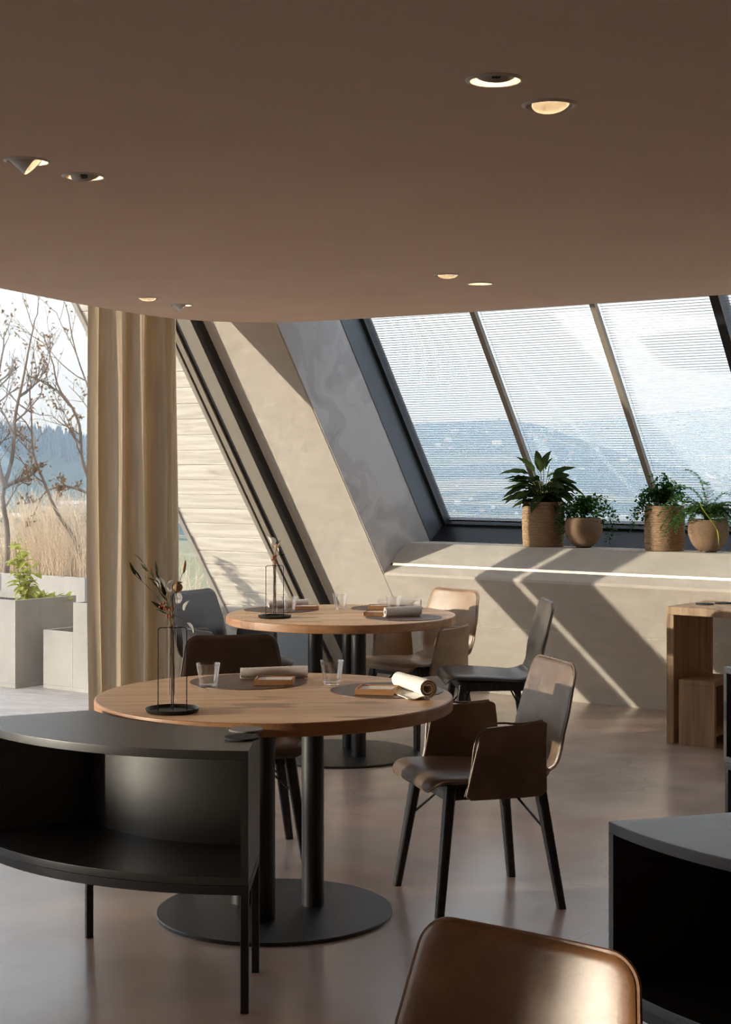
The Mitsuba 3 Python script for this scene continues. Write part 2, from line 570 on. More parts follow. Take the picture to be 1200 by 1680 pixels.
# the glazing: large panes in a floor track
zt = ROOF
pane_edges = [-4.9, -1.4, 2.1, 5.6]
d_top = lambda z: CN - z * math.tan(PH) - 0.11 / math.cos(PH)
for k in range(len(pane_edges)):
    n0 = pane_edges[k]
    if k + 1 < len(pane_edges):
        n1 = pane_edges[k + 1]
        q = np.array([TN(T_P, n0 + 0.02, 0.03), TN(T_P, n1 - 0.02, 0.03), TN(T_P, n1 - 0.02, zt), TN(T_P, n0 + 0.02, zt)])
    else:
        q = np.array([TN(T_P, n0 + 0.02, 0.03), TN(T_P, d_top(0.03), 0.03), TN(T_P, d_top(zt), zt), TN(T_P, n0 + 0.02, zt)])
    struct('pane', (q, np.array([[0, 1, 2, 3]])), M_PANE, 'window_2')
for n0 in (-1.4, 2.1):
    struct('post', in_plan(rbox(T_P - 0.03, T_P + 0.03, n0 - 0.025, n0 + 0.025, 0, zt, 0.004)), M_DKFRAME, 'window_2')
struct('floor_track', in_plan(box(T_P - 0.04, T_P + 0.03, -5, 8.96, 0.0, 0.03)), M_DKFRAME, 'window_2')

# roof, back and right-hand walls
roof_poly = sg.box(T_P - 0.1, -5.2, 5.2, CN - ROOF * math.tan(PH) + 0.5)
struct('ceiling_upper', in_plan(extrude(roof_poly, ROOF, ROOF + 0.2)), M_CEIL)
struct('wall_rear', in_plan(box(T_P - 0.1, 5.2, -5.2, -5.0, -0.1, ROOF)), M_REAR)
struct('wall_right', in_plan(box(5.0, 5.2, -5.2, 9.5, -0.1, ROOF)), M_REAR)

# lowered ceiling with its rounded far corner
ZC = 2.36
edge = smooth_path([(-3.9, -1.2), (-4.7, 1.3), (-5.42, 3.4), (-5.88, 4.915), (-6.13, 5.63), (-6.27, 6.15), (-6.31, 6.55), (-6.2, 6.86), (-5.97, 7.03), (-5.5, 7.12), (-5.0, 7.155), (-4.5, 7.175)], 70)
cp = sg.Polygon([tuple(p) for p in edge] + [(4.95, 7.2), (4.95, -4.95), (-3.2, -4.95)])
lamp_px = [(813, 131), (902, 172), (45, 264), (138, 289), (735, 451), (788, 465), (242, 489), (297, 500)]
lamp_xy = [at_z(x, y, ZC) for x, y in lamp_px]
LR = 0.058
holes = []
for q in lamp_xy:
    t_, n_ = q @ At, q @ An
    holes.append(sg.Point(t_, n_).buffer(LR - 0.004, quad_segs=10))
cp2 = cp.difference(shapely.unary_union(holes))
struct('ceiling', in_plan(extrude(cp2, ZC, ZC + 0.14)), M_CEIL)

# ------------------------------------------------------------------ the big window
N0, NG = 0.553, 0.75                # the metal lining runs from N0 to the glass at NG
struct('window_1', wbox(-6.51, -6.485, 0.84, 3.15, N0, 0.84), M_FRAME)
struct('bottom_lining', wbox(-6.485, -0.605, 0.60, 0.858, N0, 0.84), M_DKFRAME, 'window_1')
struct('glazing_bead', wbox(-6.485, -6.455, 0.858, 3.15, NG - 0.02, NG + 0.05), M_DKFRAME, 'window_1')
struct('glazing_bead', wbox(-6.485, -0.605, 0.858, 0.872, NG - 0.015, NG + 0.05), M_DKFRAME, 'window_1')
struct('top_rail', wbox(-6.485, -0.605, 2.98, 3.15, NG - 0.03, NG + 0.06), M_DKFRAME, 'window_1')
mull = [-5.612, -4.762, -3.10, -2.25, -1.40]
for tm in mull:
    struct('mullion', wbox(tm - 0.018, tm + 0.018, 0.87, 2.99, NG - 0.012, NG + 0.02), M_BRONZE, 'window_1')
struct('frame_post', wbox(-3.99, -3.935, 0.87, 2.99, NG - 0.05, NG + 0.06), M_DKFRAME, 'window_1')
xs = [-6.455, -5.612, -4.762, -3.963, -3.10, -2.25, -1.40, -0.605]
for a, b in zip(xs[:-1], xs[1:]):
    q = np.array([W(a, 0.86, NG + 0.045), W(b, 0.86, NG + 0.045), W(b, 3.0, NG + 0.045), W(a, 3.0, NG + 0.045)])
    struct('pane', (q, np.array([[0, 1, 2, 3]])), M_PANE, 'window_1')
# one venetian blind to each bay in view, its slats level
names = ['fine slatted blind in the leftmost bay of the slanted window', 'fine slatted blind in the middle bay of the slanted window', 'fine slatted blind in the bay left of the thick black window post', 'fine slatted blind right of the thick black window post']
bays = [(-6.45, -5.632), (-5.592, -4.782), (-4.742, -3.995), (-3.93, -3.12)]
for k, (a, b) in enumerate(bays):
    L = b - a
    mm = in_plan(box(-L / 2, L / 2, -0.005, 0.005, -0.0012, 0.0012))
    sd = raw(mm, M_SLAT)
    bl = thing('venetian_blind', names[k], 'blind', 'slatted blinds in the slanted window')
    z = 1.150
    while z < 2.56:
        v = (z - (NG + 0.032) * math.sin(PH)) / math.cos(PH)
        c = W((a + b) / 2, v, NG + 0.032)
        obj('slat', sd, None, bl, to_world=place(*c))
        z += 0.0152
    for tt in (a + 0.012, b - 0.012):
        obj('ladder_cord', tube([W(tt, 0.88, NG + 0.032), W(tt, 2.97, NG + 0.032)], 0.0012, 5), M_SLAT, bl)

# warm light strip in the sill groove
q = np.array([W(-6.47, 1.002, led0 + 0.001), W(-0.65, 1.002, led0 + 0.001), W(-0.65, 1.0075, led1 - 0.001), W(-6.47, 1.0075, led1 - 0.001)])
scene['light_strip'] = ply((q, np.array([[0, 1, 2, 3]])), two(pr((0.8, 0.8, 0.8))), emitter={'type': 'area', 'radiance': {'type': 'rgb', 'value': [0.95, 0.68, 0.42]}})
tag('light_strip', 'thin glowing light strip let into the window sill', 'light strip')

# ------------------------------------------------------------------ outside: terrace
struct('terrace_base', in_plan(box(-17.0, T_P - 0.06, -7.0, 9.75, -0.35, -0.05)), M_CONCRETE)
bd = raw(in_plan(rbox(-4.6, 4.6, 0.003, 0.137, -0.03, 0.0, 0.003)), M_DECK)
for k in range(66):
    n_ = 0.3 + k * 0.14
    obj('deck_board', bd, None, 'terrace_base', to_world=place(*TN(T_P - 4.72, n_, 0.0)))
struct('wall_terrace', wbox(-8.13, -7.33, -0.4, 3.6, 0.03, 0.3), M_GREYFRAME)
pk = [raw(in_wall(rbox(-8.125, -7.334, 0.003, 0.1225, 0.0, 0.024, 0.003)), M_PLANK)]
for k in range(25):
    v = 0.50 + k * 0.125
    sh_ = Up * v + Nn * (0.0015 * ((k * 7) % 3))
    obj('plank', pk[0], None, 'wall_terrace', to_world=place(*sh_))
struct('edge_trim', wbox(-8.165, -8.125, 0.2, 3.6, -0.012, 0.3), M_GREYFRAME, 'wall_terrace')
struct('skirting_panel', wbox(-8.13, -7.334, 0.05, 0.495, -0.01, 0.03), M_BLUEPANEL, 'wall_terrace')
struct('skirting_strip', wbox(-8.13, -7.334, -0.02, 0.05, -0.03, 0.03), M_RAIL, 'wall_terrace')


def planter(label, t0, t1, n0, n1, h, soil=0.04):
    k = thing('concrete_planter', label, 'planter', 'concrete planters on the terrace')
    o = sg.box(t0, n0, t1, n1)
    i = sg.box(t0 + 0.025, n0 + 0.025, t1 - 0.025, n1 - 0.025)
    obj('box', in_plan(cat(bevel_extrude(o, 0.0, 0.03, 0.003), extrude(o.difference(i), 0.03, h))), M_CONCRETE, k)
    obj('soil', in_plan(extrude(i, 0.03, h - soil)), M_SOIL, k)
    return k


def tn(q):
    return q @ At, q @ An


c1 = at_z(25, 1130, 0)
t1_, n1_ = tn(c1)
planter('tall concrete planter at left holding a yellow-green shrub', t1_ - 1.3, t1_, n1_, n1_ + 0.56, 0.61, 0.05)
c2 = at_z(71, 1129, 0)
t2_, n2_ = tn(c2)
planter('low concrete planter box in front of the tall ones, soil showing', t2_, t2_ + 0.30, n2_, n2_ + 0.32, 0.405, 0.05)
planter('tall concrete planter beside the curtain, right of the low box', t2_ + 0.302, t2_ + 1.0, n2_, n2_ + 0.34, 0.61)
c3 = at_z(139, 948, 0.61)
t3_, n3_ = tn(c3)
planter('concrete planter at the back of the terrace full of dry grass', t3_ - 1.15, t3_, n3_ - 0.0, n3_ + 0.45, 0.61)
planter('brown-stained concrete planter at far left behind the shrub', t3_ - 2.75, t3_ - 1.2, n3_ - 0.15, n3_ + 0.3, 0.62)
# balustrade along the terrace edge
rl = thing('balustrade', 'pale handrail on slim posts along the terrace edge', 'railing')
obj('handrail', in_plan(rbox(-17.0, -8.2, 9.62, 9.67, 1.07, 1.115, 0.008)), M_RAIL, rl)
for tt in (-16.2, -14.6, -13.0, -11.42, -9.8):
    obj('post', in_plan(rbox(tt - 0.02, tt + 0.02, 9.625, 9.665, -0.05, 1.07, 0.004)), M_RAIL, rl)
pc = thing('parapet_end', 'white capped low parapet end beside the plank wall', 'parapet')
obj('cap', in_plan(rbox(-9.1, -8.24, 9.26, 9.48, 0.43, 0.50, 0.01)), M_RAIL, pc)
obj('post', in_plan(rbox(-9.0, -8.28, 9.30, 9.44, -0.05, 0.43, 0.01)), M_CONCRETE, pc)


# ---- planting on the terrace
def leaf_mesh(l, w, n=4, curl=0.15, fold=0.15, tip=1.0):
    """a leaf along +y lying in xy, base at the origin"""
    s = np.linspace(0, 1, n + 1)
    hw = w / 2 * np.sin(PI * s ** 0.8) ** 0.8 * (1 - 0.15 * s)
    hw[0] = w * 0.03
    hw[-1] = w * 0.01
    y, z = l * s, -curl * l * s ** 2
    v = []
    for i in range(n + 1):
        v += [[-hw[i], y[i], z[i] + fold * hw[i]], [0, y[i], z[i]], [hw[i], y[i], z[i] + fold * hw[i]]]
    f = []
    for i in range(n):
        a = 3 * i
        f += [[a, a + 1, a + 4], [a, a + 4, a + 3], [a + 1, a + 2, a + 5], [a + 1, a + 5, a + 4]]
    return trimesh.Trimesh(np.array(v), np.array(f), process=False)


def orient(m, pos, direction, roll=0.0, s=1.0):
    d = np.array(direction, float)
    d /= np.linalg.norm(d)
    up = np.array([0, 0, 1.0])
    x = np.cross(d, up)
    if np.linalg.norm(x) < 1e-3:
        x = np.array([1.0, 0, 0])
    x /= np.linalg.norm(x)
    z = np.cross(x, d)
    x, z = x * math.cos(roll) + z * math.sin(roll), -x * math.sin(roll) + z * math.cos(roll)
    M = np.eye(4)
    M[:3, 0], M[:3, 1], M[:3, 2], M[:3, 3] = x * s, d * s, z * s, pos
    m = m.copy()
    m.apply_transform(M)
    return m


def grass_bed(t0, t1, n0, n1, z0, n, h0, h1, key, label, wide=0.003, power=1.6):
    v, f = [], []
    r = np.random.default_rng(len(key) + n)
    for _ in range(n):
        b = TN(r.uniform(t0, t1), r.uniform(n0, n1), z0)
        h = h0 + (h1 - h0) * r.uniform(0, 1) ** power
        a = r.uniform(0, 2 * PI)
        ln = r.uniform(0.05, 0.55) * h
        side = np.array([math.sin(a + 1.2), -math.cos(a + 1.2), 0])
        w = r.uniform(0.4 * wide, wide)
        k0 = len(v)
        for s in np.linspace(0, 1, 5):
            p = b + np.array([math.cos(a) * ln * s ** 2, math.sin(a) * ln * s ** 2, h * (s - 0.18 * (ln / h) * s ** 3)])
            ww = w * (1 - 0.8 * s)
            if h > 0.8 * h1 and s > 0.7:
                ww = 0.006 * (1.15 - s)
            v += [p - side * ww, p + side * ww]
        for i in range(4):
            q = k0 + 2 * i
            f += [[q, q + 1, q + 3], [q, q + 3, q + 2]]
    obj(key, trimesh.Trimesh(np.array(v), np.array(f), process=False), M_DRYGRASS, label=label, cat='grass', kind='stuff')


grass_bed(t3_ - 1.13, t3_ - 0.03, n3_ + 0.03, n3_ + 0.42, 0.56, 3600, 0.25, 0.85, 'dry_grass', 'tall dry straw-coloured grass in the back planter')
grass_bed(t3_ - 2.73, t3_ - 1.22, n3_ - 0.1, n3_ + 0.27, 0.56, 2600, 0.25, 0.75, 'dry_grass', 'dry grass at far left behind the yellow-green shrub')
grass_bed(-9.0, -8.4, 8.85, 9.2, -0.0, 500, 0.3, 0.9, 'dry_grass', 'thin dry grass behind the glass beside the plank wall')


def shrub_tree(name, label, stems, seed, leafy, leaf_col=M_BROWNLEAF, levels=3, base_r=0.018):
    r = np.random.default_rng(seed)
    k = thing(name, label, 'tree', 'bare trees on the terrace')
    wood, lv = [], []

    def branch(p, d, length, rad, lev):
        n = 6
        pts, dd = [p], d / np.linalg.norm(d)
        for i in range(n):
            dd = dd + r.normal(0, 0.10, 3) + np.array([0, 0, 0.05])
            dd /= np.linalg.norm(dd)
            pts.append(pts[-1] + dd * length / n)
        wood.append(tube(pts, np.linspace(rad, rad * 0.45, n + 1), 4 if lev > 1 else 6, cap=False))
        if lev >= levels:
            if r.random() < leafy:
                for _ in range(r.integers(1, 5)):
                    q = pts[r.integers(2, n + 1)] + r.normal(0, 0.012, 3)
                    lv.append(orient(leaf_mesh(r.uniform(0.02, 0.045), r.uniform(0.015, 0.03), 2, 0.4, 0.4), q, r.normal(0, 1, 3) + np.array([0, 0, -0.5]), r.uniform(0, 6)))
            return
        for i in range(r.integers(2, 5)):
            j = r.integers(2, n + 1)
            perp = r.normal(0, 1, 3)
            perp -= dd * (perp @ dd)
            perp /= np.linalg.norm(perp)
            nd = dd * r.uniform(0.6, 1.0) + perp * r.uniform(0.5, 0.9) + np.array([0, 0, 0.25])
            branch(pts[j], nd, length * r.uniform(0.45, 0.75), max(rad * 0.5, 0.0016), lev + 1)

    for st in stems:
        pts = smooth_path(st, 18)
        L = np.linalg.norm(np.diff(pts, axis=0), axis=1).sum()
        wood.append(tube(pts, np.linspace(base_r, base_r * 0.3, 18), 8))
        for i in range(7):
            j = r.integers(5, 17)
            dd = pts[min(j + 1, 17)] - pts[j - 1]
            dd /= np.linalg.norm(dd)
            perp = r.normal(0, 1, 3)
            perp -= dd * (perp @ dd)
            perp /= np.linalg.norm(perp)
            branch(pts[j], dd * 0.7 + perp * 0.8, L * r.uniform(0.12, 0.3), base_r * 0.35, 1)
        branch(pts[-1], pts[-1] - pts[-3], L * 0.22, base_r * 0.35, 1)
    obj('branches', cat(*wood), M_BARK, k, 50)
    if lv:
        obj('leaves', cat(*lv), leaf_col, k, kind='stuff')


yb = (at_z(100, 948, 0.61))[1] + 0.2
px = lambda pts, y, dy=0.0: [at(a, b, y + dy * i) for i, (a, b) in enumerate(pts)]
shrub_tree('bare_tree', 'leaning bare tree with brown leaves rising left of the curtain', [px([(140, 930), (112, 868), (92, 838), (72, 790), (56, 750), (52, 700), (50, 660)], yb), px([(152, 850), (150, 800), (134, 752), (132, 710), (118, 668), (98, 640), (88, 600)], yb + 0.12)], 5, 0.55, base_r=0.020)
shrub_tree('bare_tree', 'bare tree with dark trunk at the far left edge behind the glass', [px([(10, 940), (9, 850), (4, 815), (14, 775), (22, 735), (24, 690), (34, 640), (44, 590)], yb - 0.1), px([(8, 800), (-4, 760), (-10, 700), (-6, 640), (2, 590)], yb - 0.12), px([(4, 800), (26, 790), (50, 780), (60, 770)], yb - 0.05)], 12, 0.35, base_r=0.026)
shrub_tree('bare_tree', 'slender bare tree with curled brown leaves next to the curtain edge', [px([(166, 940), (160, 800), (156, 690), (146, 640), (128, 590), (120, 560)], yb + 0.3), px([(160, 820), (120, 800), (70, 812), (62, 830)], yb + 0.25)], 21, 0.8, base_r=0.016)

# yellow-green shrub and low leafy plant in the tall planter
r = np.random.default_rng(3)
k = thing('leafy_shrub', 'yellow-green leafy shrub standing in the tall planter', 'plant')
lv, st = [], []
b0 = at(40, 985, 11.5)
for s in range(5):
    tip = at(36 + r.uniform(-14, 16), 888 + 15 * s, 11.5 + r.uniform(-0.05, 0.05))
    pts = smooth_path([b0 + r.normal(0, 0.012, 3) * [1, 1, 0] - [0, 0, 0.04], (b0 + tip) / 2 + r.normal(0, 0.02, 3), tip], 12)
    st.append(tube(pts, np.linspace(0.004, 0.002, 12), 5))
    for _ in range(34):
        q = pts[r.integers(2, 12)] + r.normal(0, 0.02, 3)
        d = r.normal(0, 1, 3) * [1, 1, 0.35]
        lv.append(orient(leaf_mesh(r.uniform(0.06, 0.095), r.uniform(0.032, 0.05), 4, 0.25, 0.2), q, d, r.uniform(-0.5, 0.5)))
obj('stems', cat(*st), M_STEM, k)
obj('leaves', cat(*lv), M_YLEAF, k, kind='stuff')
k = thing('leafy_plant', 'low bright green leafy plant at the rim of the tall planter', 'plant')
lv = []
for _ in range(90):
    c = at(r.uniform(44, 108), 985, 11.6)
    c[2] = 0.575
    d = r.normal(0, 1, 3) * [1, 1, 0.3] + [0, 0, 0.9]
    lv.append(orient(leaf_mesh(r.uniform(0.06, 0.11), r.uniform(0.03, 0.05), 4, 0.45, 0.2), c + r.normal(0, 0.025, 3) * [1, 1, 0.0], d, r.uniform(-0.5, 0.5)))
obj('leaves', cat(*lv), M_YLEAF, k, kind='stuff')

# the row of grass-filled planters goes on along the terrace, left of the picture
for i, (n0, n1, g) in enumerate(((-5.5, -3.63, 'longest'), (-3.52, -2.72, 'shortest'), (-2.1, 1.04, 'second'), (1.24, 2.22, 'nearest'))):
    planter(f'{g} concrete planter of the row farther along the terrace', -10.4, -9.95, n0, n1, 0.61, 0.05)
    grass_bed(-10.38, -9.97, n0 + 0.10, n1 - 0.10, 0.56, int((2300 if i != 1 else 4200) * (n1 - n0)), 0.35, 0.78 if i != 1 else 0.84, 'dry_grass', f'dry grass in the {g} planter of the farther row', 0.0045, 0.8)

# ------------------------------------------------------------------ curtain
def curtain(label, cloths, n_mid, tr0, tr1):
    k = thing('curtain', label, 'curtain')
    track = -7.10
    zs = [0.012, 0.10, 0.101, 0.5, 1.0, 1.5, 2.0, 2.4, 2.79]
    for ci, c in enumerate(cloths):
        q0 = smooth_path(c, 170)
        rows = []
        for z in zs:
            w = 0.80 + 0.25 * (1 - z / 2.8)
            wob = 0.012 * np.sin(z * 1.9 + np.linspace(0, 9, len(q0)))
            ctr = n_mid
            n_ = ctr + (q0[:, 0] - ctr) * (0.985 + 0.015 * (1 - z / 2.8))
            p = np.array([TN(track + 0.02 + a * w + o, b_, z) for a, b_, o in zip(q0[:, 1], n_, wob)])
            rows.append(p)
        nu = len(q0)
        v = np.vstack(rows)

        def strip(i0, i1):
            f = []
            for i in range(i0, i1):
                for j in range(nu - 1):
                    q = i * nu + j
                    f += [[q, q + 1, q + nu + 1], [q, q + nu + 1, q + nu]]
            m = trimesh.Trimesh(v, np.array(f), process=False)
            m.remove_unreferenced_vertices()
            return m
        obj('cloth', strip(2, len(zs) - 1), M_CURTAIN, k, True)
        obj('hem', strip(0, 1), M_HEM, k, True, label='darker brown hem band')
    obj('track', in_plan(rbox(track - 0.06, track + 0.08, tr0, tr1, 2.79, 2.818, 0.003)), M_STEEL, k)


# two cloths with a slit between them; (n along the track, t off it) of their folds
CLOTHS = [[(7.30, 0.0), (7.285, 0.01), (7.262, -0.02), (7.238, 0.03), (7.222, 0.045), (7.20, 0.01), (7.192, -0.045), (7.165, -0.06), (7.135, -0.01), (7.148, 0.05), (7.12, 0.075), (7.075, 0.06), (7.06, 0.0), (7.07, -0.05), (7.04, -0.07), (7.0, -0.03), (6.985, 0.02)],
          [(6.968, 0.035), (6.945, 0.05), (6.90, 0.07), (6.865, 0.045), (6.875, -0.02), (6.85, -0.06), (6.80, -0.07), (6.755, -0.02), (6.765, 0.05), (6.735, 0.085), (6.68, 0.105), (6.62, 0.11), (6.585, 0.06), (6.60, 0.02), (6.565, 0.0), (6.53, 0.03), (6.54, 0.10), (6.515, 0.135), (6.475, 0.12), (6.455, 0.10)]]
curtain('tall sand-coloured linen curtain gathered beside the glazed partition', CLOTHS, 6.95, 6.3, 7.45)
wave = lambda a, b, k: [(a + (b - a) * i / k + 0.02 * math.sin(i * 2.1), 0.05 * math.sin(i * PI / 2)) for i in range(k + 1)]
curtain('second linen curtain drawn along the glass, left of the picture', [wave(-4.9, -4.33, 22), wave(-4.10, -2.2, 58)], -4.08, -4.95, -2.1)


# ------------------------------------------------------------------ tables
def table(cx, cy, R, Rb, angles, label):
    k = thing('dining_table', label, 'table', 'round oak tables')
    a = np.linspace(0, 2 * PI, 129)[:-1]
    tp = obj('tabletop', lathe([(0, 0.7065), (R - 0.006, 0.7065), (R - 0.006, 0.75), (0, 0.75)], 128, cx, cy), M_TABLE, k, 25)
    obj('rim', lathe([(R - 0.006, 0.706), (R - 0.0005, 0.709), (R, 0.712), (R, 0.744), (R - 0.0015, 0.748), (R - 0.006, 0.75)], 128, cx, cy), M_RIM, tp, 40, label='darker reddish wooden rim')
    for g in angles:
        x, y = cx + 0.14 * math.cos(g), cy + 0.14 * math.sin(g)
        obj('post', lathe([(0, 0.012), (0.039, 0.012), (0.039, 0.706), (0, 0.706)], 40, x, y), M_STEEL, k, 30)
    obj('base_plate', lathe([(0, 0), (Rb, 0), (Rb, 0.009), (Rb - 0.003, 0.012), (0, 0.012)], 112, cx, cy), M_STEEL, k, 30)
    return k


T1, T2 = (-0.315, 5.60), (-0.13, 8.65)
d2r = math.radians
table(*T1, 0.617, 0.408, [d2r(21), d2r(146), d2r(258)], 'round oak table in front, nearest the black cabinet, on a black steel base')
table(*T2, 0.614, 0.415, [d2r(192), d2r(72), d2r(312)], 'round oak table farther back, in front of the slanted window wall')


# ------------------------------------------------------------------ chairs
def loft(prof, hw, thick, dish=0.0, wrap=None, nw=17, corner=(0.05, 0.07)):
    """A cushion: profile (y, z) swept with half widths hw; its normal side is up / forward."""
    p = np.asarray(prof, float)
    ns = len(p)
    tg = np.gradient(p, axis=0)
    tg /= np.linalg.norm(tg, axis=1, keepdims=True)
    nn = np.column_stack([tg[:, 1], -tg[:, 0]])       # turned so that it points up on the seat, forward on the back
    s = np.concatenate([[0], np.cumsum(np.linalg.norm(np.diff(p, axis=0), axis=1))])
    L = s[-1]
    w = np.sin(np.linspace(-PI / 2, PI / 2, nw))
    top, bot = [], []
    for i in range(ns):
        h = hw[i]
        for d, c in ((s[i], corner[0]), (L - s[i], corner[1])):
            if c > 0 and d < c:
                h -= c - math.sqrt(max(c * c - (c - d) ** 2, 0))
        e = min(s[i], L - s[i])
        et = math.sqrt(max(0.02, 1 - (1 - min(e / 0.02, 1)) ** 2))
        for x in w:
            tt = thick * et * math.sqrt(max(0, 1 - abs(x) ** 8))
            off = (dish[i] if np.ndim(dish) else dish) * (x * x) + (wrap[i] if wrap is not None else 0) * abs(x) ** 3
            yz = p[i] + nn[i] * off
            a, b = yz + nn[i] * tt * 0.5, yz - nn[i] * tt * 0.5
            top.append([x * h, a[0], a[1]])
            bot.append([x * h, b[0], b[1]])
    n = ns * nw
    v = np.array(top + bot)
    f = []
    for i in range(ns - 1):
        for j in range(nw - 1):
            q = i * nw + j
            f += [[q, q + 1, q + nw + 1], [q, q + nw + 1, q + nw]]
            q += n
            f += [[q, q + nw + 1, q + 1], [q, q + nw, q + nw + 1]]
    for i in (0, ns - 1):
        for j in range(nw - 1):
            q = i * nw + j
            t_ = [[q, q + n + 1, q + 1], [q, q + n, q + n + 1]]
            f += t_ if i == 0 else [x[::-1] for x in t_]
    m = trimesh.Trimesh(v, np.array(f), process=False)
    rim = []
    for i in range(ns):
        rim.append((v[i * nw] + v[n + i * nw]) / 2)
    for j in range(1, nw - 1):
        q = (ns - 1) * nw + j
        rim.append((v[q] + v[n + q]) / 2)
    for i in range(ns - 1, -1, -1):
        rim.append((v[i * nw + nw - 1] + v[n + i * nw + nw - 1]) / 2)
    for j in range(nw - 2, 0, -1):
        rim.append((v[j] + v[n + j]) / 2)
    return m, np.array(rim)


def densify(pts, n):
    p = smooth_path(pts, 400)
    u = (1 - np.cos(PI * np.linspace(0, 1, n))) / 2
    u = np.linspace(0, 1, n) * 0.06 + u * 0.94
    return np.column_stack([np.interp(u * 399, np.arange(400), p[:, c]) for c in range(p.shape[1])])


SEAT_P = densify([(0.250, 0.438), (0.236, 0.460), (0.17, 0.470), (0.05, 0.462), (-0.08, 0.452), (-0.170, 0.456), (-0.222, 0.485)], 46)
BACK_P = densify([(-0.196, 0.462), (-0.236, 0.505), (-0.258, 0.58), (-0.280, 0.68), (-0.300, 0.77), (-0.322, 0.862)], 56)


def make_chair_meshes():
    out = {}
    ys = (1 - np.cos(PI * np.linspace(0, 1, 46))) / 2
    hw = np.interp(ys, [0, 0.2, 0.6, 0.85, 1], [0.225, 0.235, 0.232, 0.215, 0.19])
    seat, rim = loft(SEAT_P, hw, 0.034, dish=0.012 * np.interp(ys, [0, 0.3, 1], [0.2, 1, 1.2]), corner=(0.05, 0.05))
    out['seat'] = seat
    out['seat_rim'] = tube(np.vstack([rim, rim[:1]]), 0.004, 6, cap=False)
    yb = (1 - np.cos(PI * np.linspace(0, 1, 56))) / 2
    hb = np.interp(yb, [0, 0.12, 0.35, 0.6, 1], [0.165, 0.195, 0.215, 0.212, 0.185])
    back, rimb = loft(BACK_P, hb, 0.030, dish=0.020 * np.interp(yb, [0, 0.4, 1], [0.6, 1.2, 0.8]), corner=(0.05, 0.045))
    out['back'] = back
    out['back_rim'] = tube(np.vstack([rimb, rimb[:1]]), 0.0042, 6, cap=False)
    # armrest: a curved panel standing on the seat's side and joined to the back
    for s in (-1, 1):
        poly = sg.Polygon([(0.135, 0.425), (0.085, 0.655), (0.07, 0.668), (-0.145, 0.682), (-0.165, 0.675), (-0.175, 0.425), (-0.15, 0.41), (0.115, 0.41)]).buffer(-0.012).buffer(0.012, quad_segs=4)
        m = bevel_extrude(poly, -0.009, 0.009, 0.004)
        m = m.subdivide().subdivide()
        v = m.vertices.copy()
        zz = (v[:, 1] - 0.41) / 0.27
        x = 0.238 + 0.012 * zz + 0.028 * np.clip(zz - 0.55, 0, 1) ** 2 * 4 * 0.6 + v[:, 2]
        back_in = np.clip((-v[:, 0] - 0.06) / 0.115, 0, 1) ** 2 * 0.020
        v = np.column_stack([s * (x - back_in), v[:, 0], v[:, 1]])
        f = m.faces if s > 0 else m.faces[:, ::-1]
        mm = trimesh.Trimesh(v, f, process=True)
        mm.fix_normals()
        out[f'arm{s}'] = mm
        ring = [(0.135, 0.425), (0.110, 0.54), (0.085, 0.655), (0.07, 0.671), (-0.04, 0.679), (-0.145, 0.684)]
        ring = smooth_path([(a, b) for a, b in ring], 24)
        zz = (ring[:, 1] - 0.41) / 0.27
        x = 0.238 + 0.012 * zz + 0.028 * np.clip(zz - 0.55, 0, 1) ** 2 * 4 * 0.6 - np.clip((-ring[:, 0] - 0.06) / 0.115, 0, 1) ** 2 * 0.020
        out[f'armrim{s}'] = tube(np.column_stack([s * x, ring[:, 0], ring[:, 1]]), 0.004, 6)
    # underframe and legs
    k = []
    for s in (-1, 1):
        k.append(rbox(s * 0.155 - 0.014, s * 0.155 + 0.014, -0.19, 0.18, 0.385, 0.432, 0.004))
    k.append(rbox(-0.16, 0.16, 0.145, 0.18, 0.385, 0.430, 0.004))
    k.append(rbox(-0.16, 0.16, -0.19, -0.155, 0.385, 0.430, 0.004))
    k.append(tapered((0, 0.15, 0.40), (0, -0.16, 0.40), 0.05, 0.03, 0.05, 0.03, (0, 0, 1)))
    out['underframe'] = cat(*k)
    for i, (sx, sy) in enumerate(((-1, 1), (1, 1), (-1, -1), (1, -1))):
        top = np.array([sx * 0.172, 0.165 * sy, 0.436])
        foot = np.array([sx * 0.232, 0.226 * sy, 0.0])
        m = tapered(top, foot, 0.046, 0.034, 0.032, 0.027, (0, 1, 0))
        m = m.slice_plane([0, 0, 0.0], [0, 0, 1], cap=True, engine='earcut') if False else m
        v = m.vertices.copy()
        low = v[:, 2] < 0.05
        v[low, 2] = 0.0
        m = trimesh.Trimesh(v, m.faces, process=False)
        out[f'leg{i}'] = m
        f_ = 0.36
        out[f'brace{i}'] = tube([top * (1 - f_) + foot * f_ - [sx * 0.012, sy * 0.012, 0], [sx * 0.05, sy * 0.10, 0.398]], 0.0045, 6)
    out['tag'] = rbox(-0.012, 0.012, -0.294, -0.262, 0.535, 0.549, 0.002)
    for n_, m in out.items():
        if n_[:3] in ('sea', 'bac', 'arm', 'tag'):
            m.apply_transform(np.diag([1, 1, 0.968, 1]))
    return out


CM = make_chair_meshes()
CD = {}


